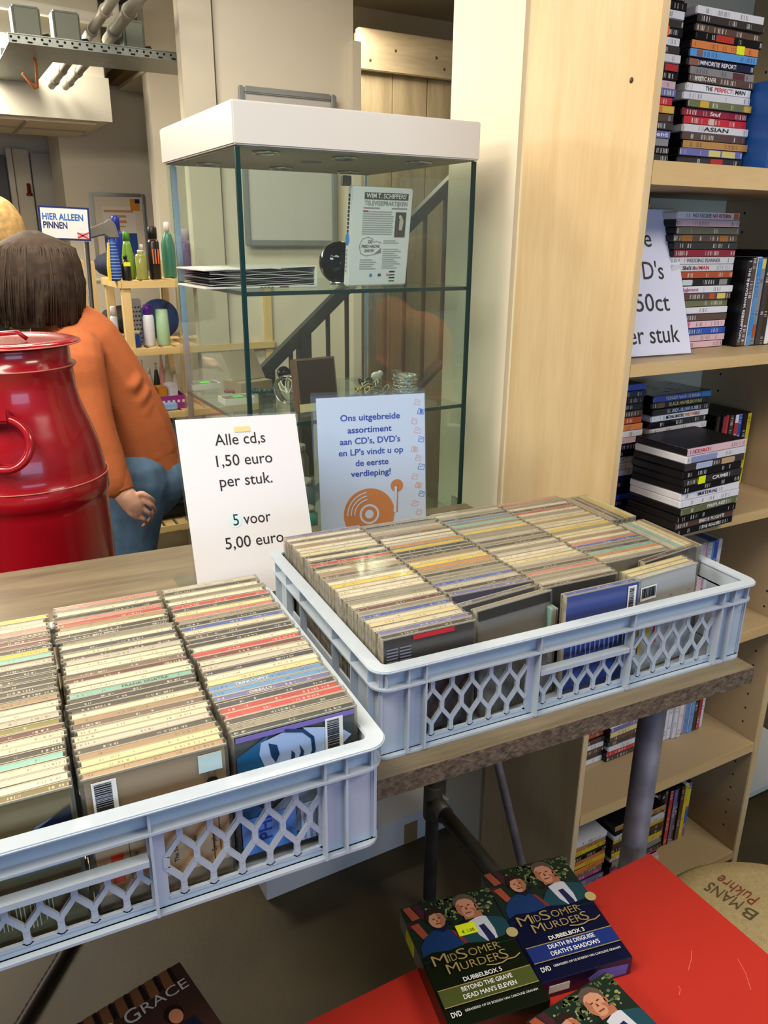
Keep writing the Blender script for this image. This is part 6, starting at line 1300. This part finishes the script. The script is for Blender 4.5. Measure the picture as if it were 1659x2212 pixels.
# ------------------------------------------------------------------ floor things
BUR = mat('burlap', '#d8bf88', .95, noise=.10, nscale=90, bump=.6, bscale=520)
pf = empty('burlap_pouf', (1.305, .745, 0), 0, 'round burlap covered pouf with handwriting on top, in front of the bookcase', 'pouf')
mb = MB(); mb.lathe([(.25, 0), (.285, .03), (.298, .12), (.296, .21), (.285, .262), (.262, .284), (.22, .2925), (.0001, .294)], 56); mb.build('cover', BUR, pf, weld=True)
mb = MB(); mb.tube([(.293*math.cos(a*PI/28), .293*math.sin(a*PI/28), .228) for a in range(56)], .006, 8, closed=True); mb.build('seam', mat('dark_burlap_seam', '#7d6842', .95), pf)
mb = MB(); mb.tube([(.03, .235, .268), (.06, .238, .262), (.09, .226, .263)], .009, 8); mb.build('tie', mat('dark_burlap_seam', '#7d6842', .95), pf)
HR = mat('handwriting_red', '#94452f', .8); HBR = mat('handwriting_brown', '#6a5a3c', .8)
P_ = lambda px, py: at_z(px, py, .2945)-Vector((1.305, .745, 0))
for s, a, b, M_, sz in (('Pukhre', (1636, 1948), (1553, 1896), HR, .05), ('MANS', (1604, 1957), (1530, 1912), HBR, .05), ('B', (1636, 1982), (1610, 1966), HBR, .05), ('KaRa', (1659, 1935), (1590, 1888), HBR, .035)):
    A, B = P_(*a), P_(*b); d = (B-A); L = d.length; d.normalize(); n_ = Vector((0, 0, 1)); u = n_.cross(d)
    if s == 'KaRa': continue
    M = Matrix((d, u, n_)).transposed().to_4x4(); M.translation = (A+B)/2+Vector((0, 0, .0006)); lettering(s, sz, M_, pf, M, width=L, bold=-.004, shear=.1)
# white flat box with brown tape under the table
wb = empty('flat_carton', (.43, 1.615, 0), math.radians(4), 'white flat cardboard box with brown tape on the floor under the table', 'box')
zz = at_y(865, 1768, 1.64).z
mb = MB(); mb.box(0, .60, 0, .13, .0006, zz-.03); mb.build('box_body', mat('white_carton', '#c3c4c6', .7), wb, bevel=.001)
mb = MB(); mb.box(-.004, .604, -.004, .134, zz-.03, zz); mb.build('box_lid', mat('white_carton', '#c3c4c6', .7), wb, bevel=.001)
mb = MB(); mb.box(.43, .475, -.0008, -.0001, .001, zz-.032); mb.build('brown_tape', mat('brown_tape', '#8d7350', .4), wb)
a, b = at_z(150, 2035, .018), at_z(20, 2250, .018); d = (b-a); b2 = b+d*.3; a2 = a-d*.6; n = 60
mb = MB(); mb.tube([a2+(b2-a2)*(i/n)+Vector((0, 0, -.004)) for i in range(n+1)], [.0125 if i % 2 else .0145 for i in range(n+1)], 12); tag(mb.build('ribbed_hose', mat('dark_brown_rubber', '#241712', .5)), 'dark brown ribbed hose lying on the floor at the lower left', 'hose')
# blue-grey bin right of the bookcase
q = infr(sa, at_z(1659, 1738, 0)); zt5 = at_y(1655, 1592, 1.5).z
bn = empty('storage_bin', loc2(sa, 1.80, q.y+.02, 0), SR, 'blue grey storage bin at the right edge beside the bookcase', 'bin')
mb = MB(); mb.box(0, .5, 0, .4, .04, zt5-.03); mb.build('bin_body', mat('blue_grey_plastic', '#5d7391', .5), bn, bevel=.01)
mb = MB(); mb.box(-.01, .51, -.01, .41, zt5-.03, zt5); mb.build('bin_lid', mat('pale_grey_lid', '#aeb2b4', .5), bn, bevel=.006)
mb = MB()
for x in (.06, .44):
    for y in (.06, .34): mb.lathe([(.025, 0), (.025, .0395)], 14, 0, (x, y, .0002))
mb.build('caster', mat('black_bag', '#0d0d0e', .5), bn)
mb = MB(); mb.box(1.82, 3.4, 2.3, 2.4, 0, 2.95); struct(mb.build('wall_right_rear', OFFWHITE, rz=SR))
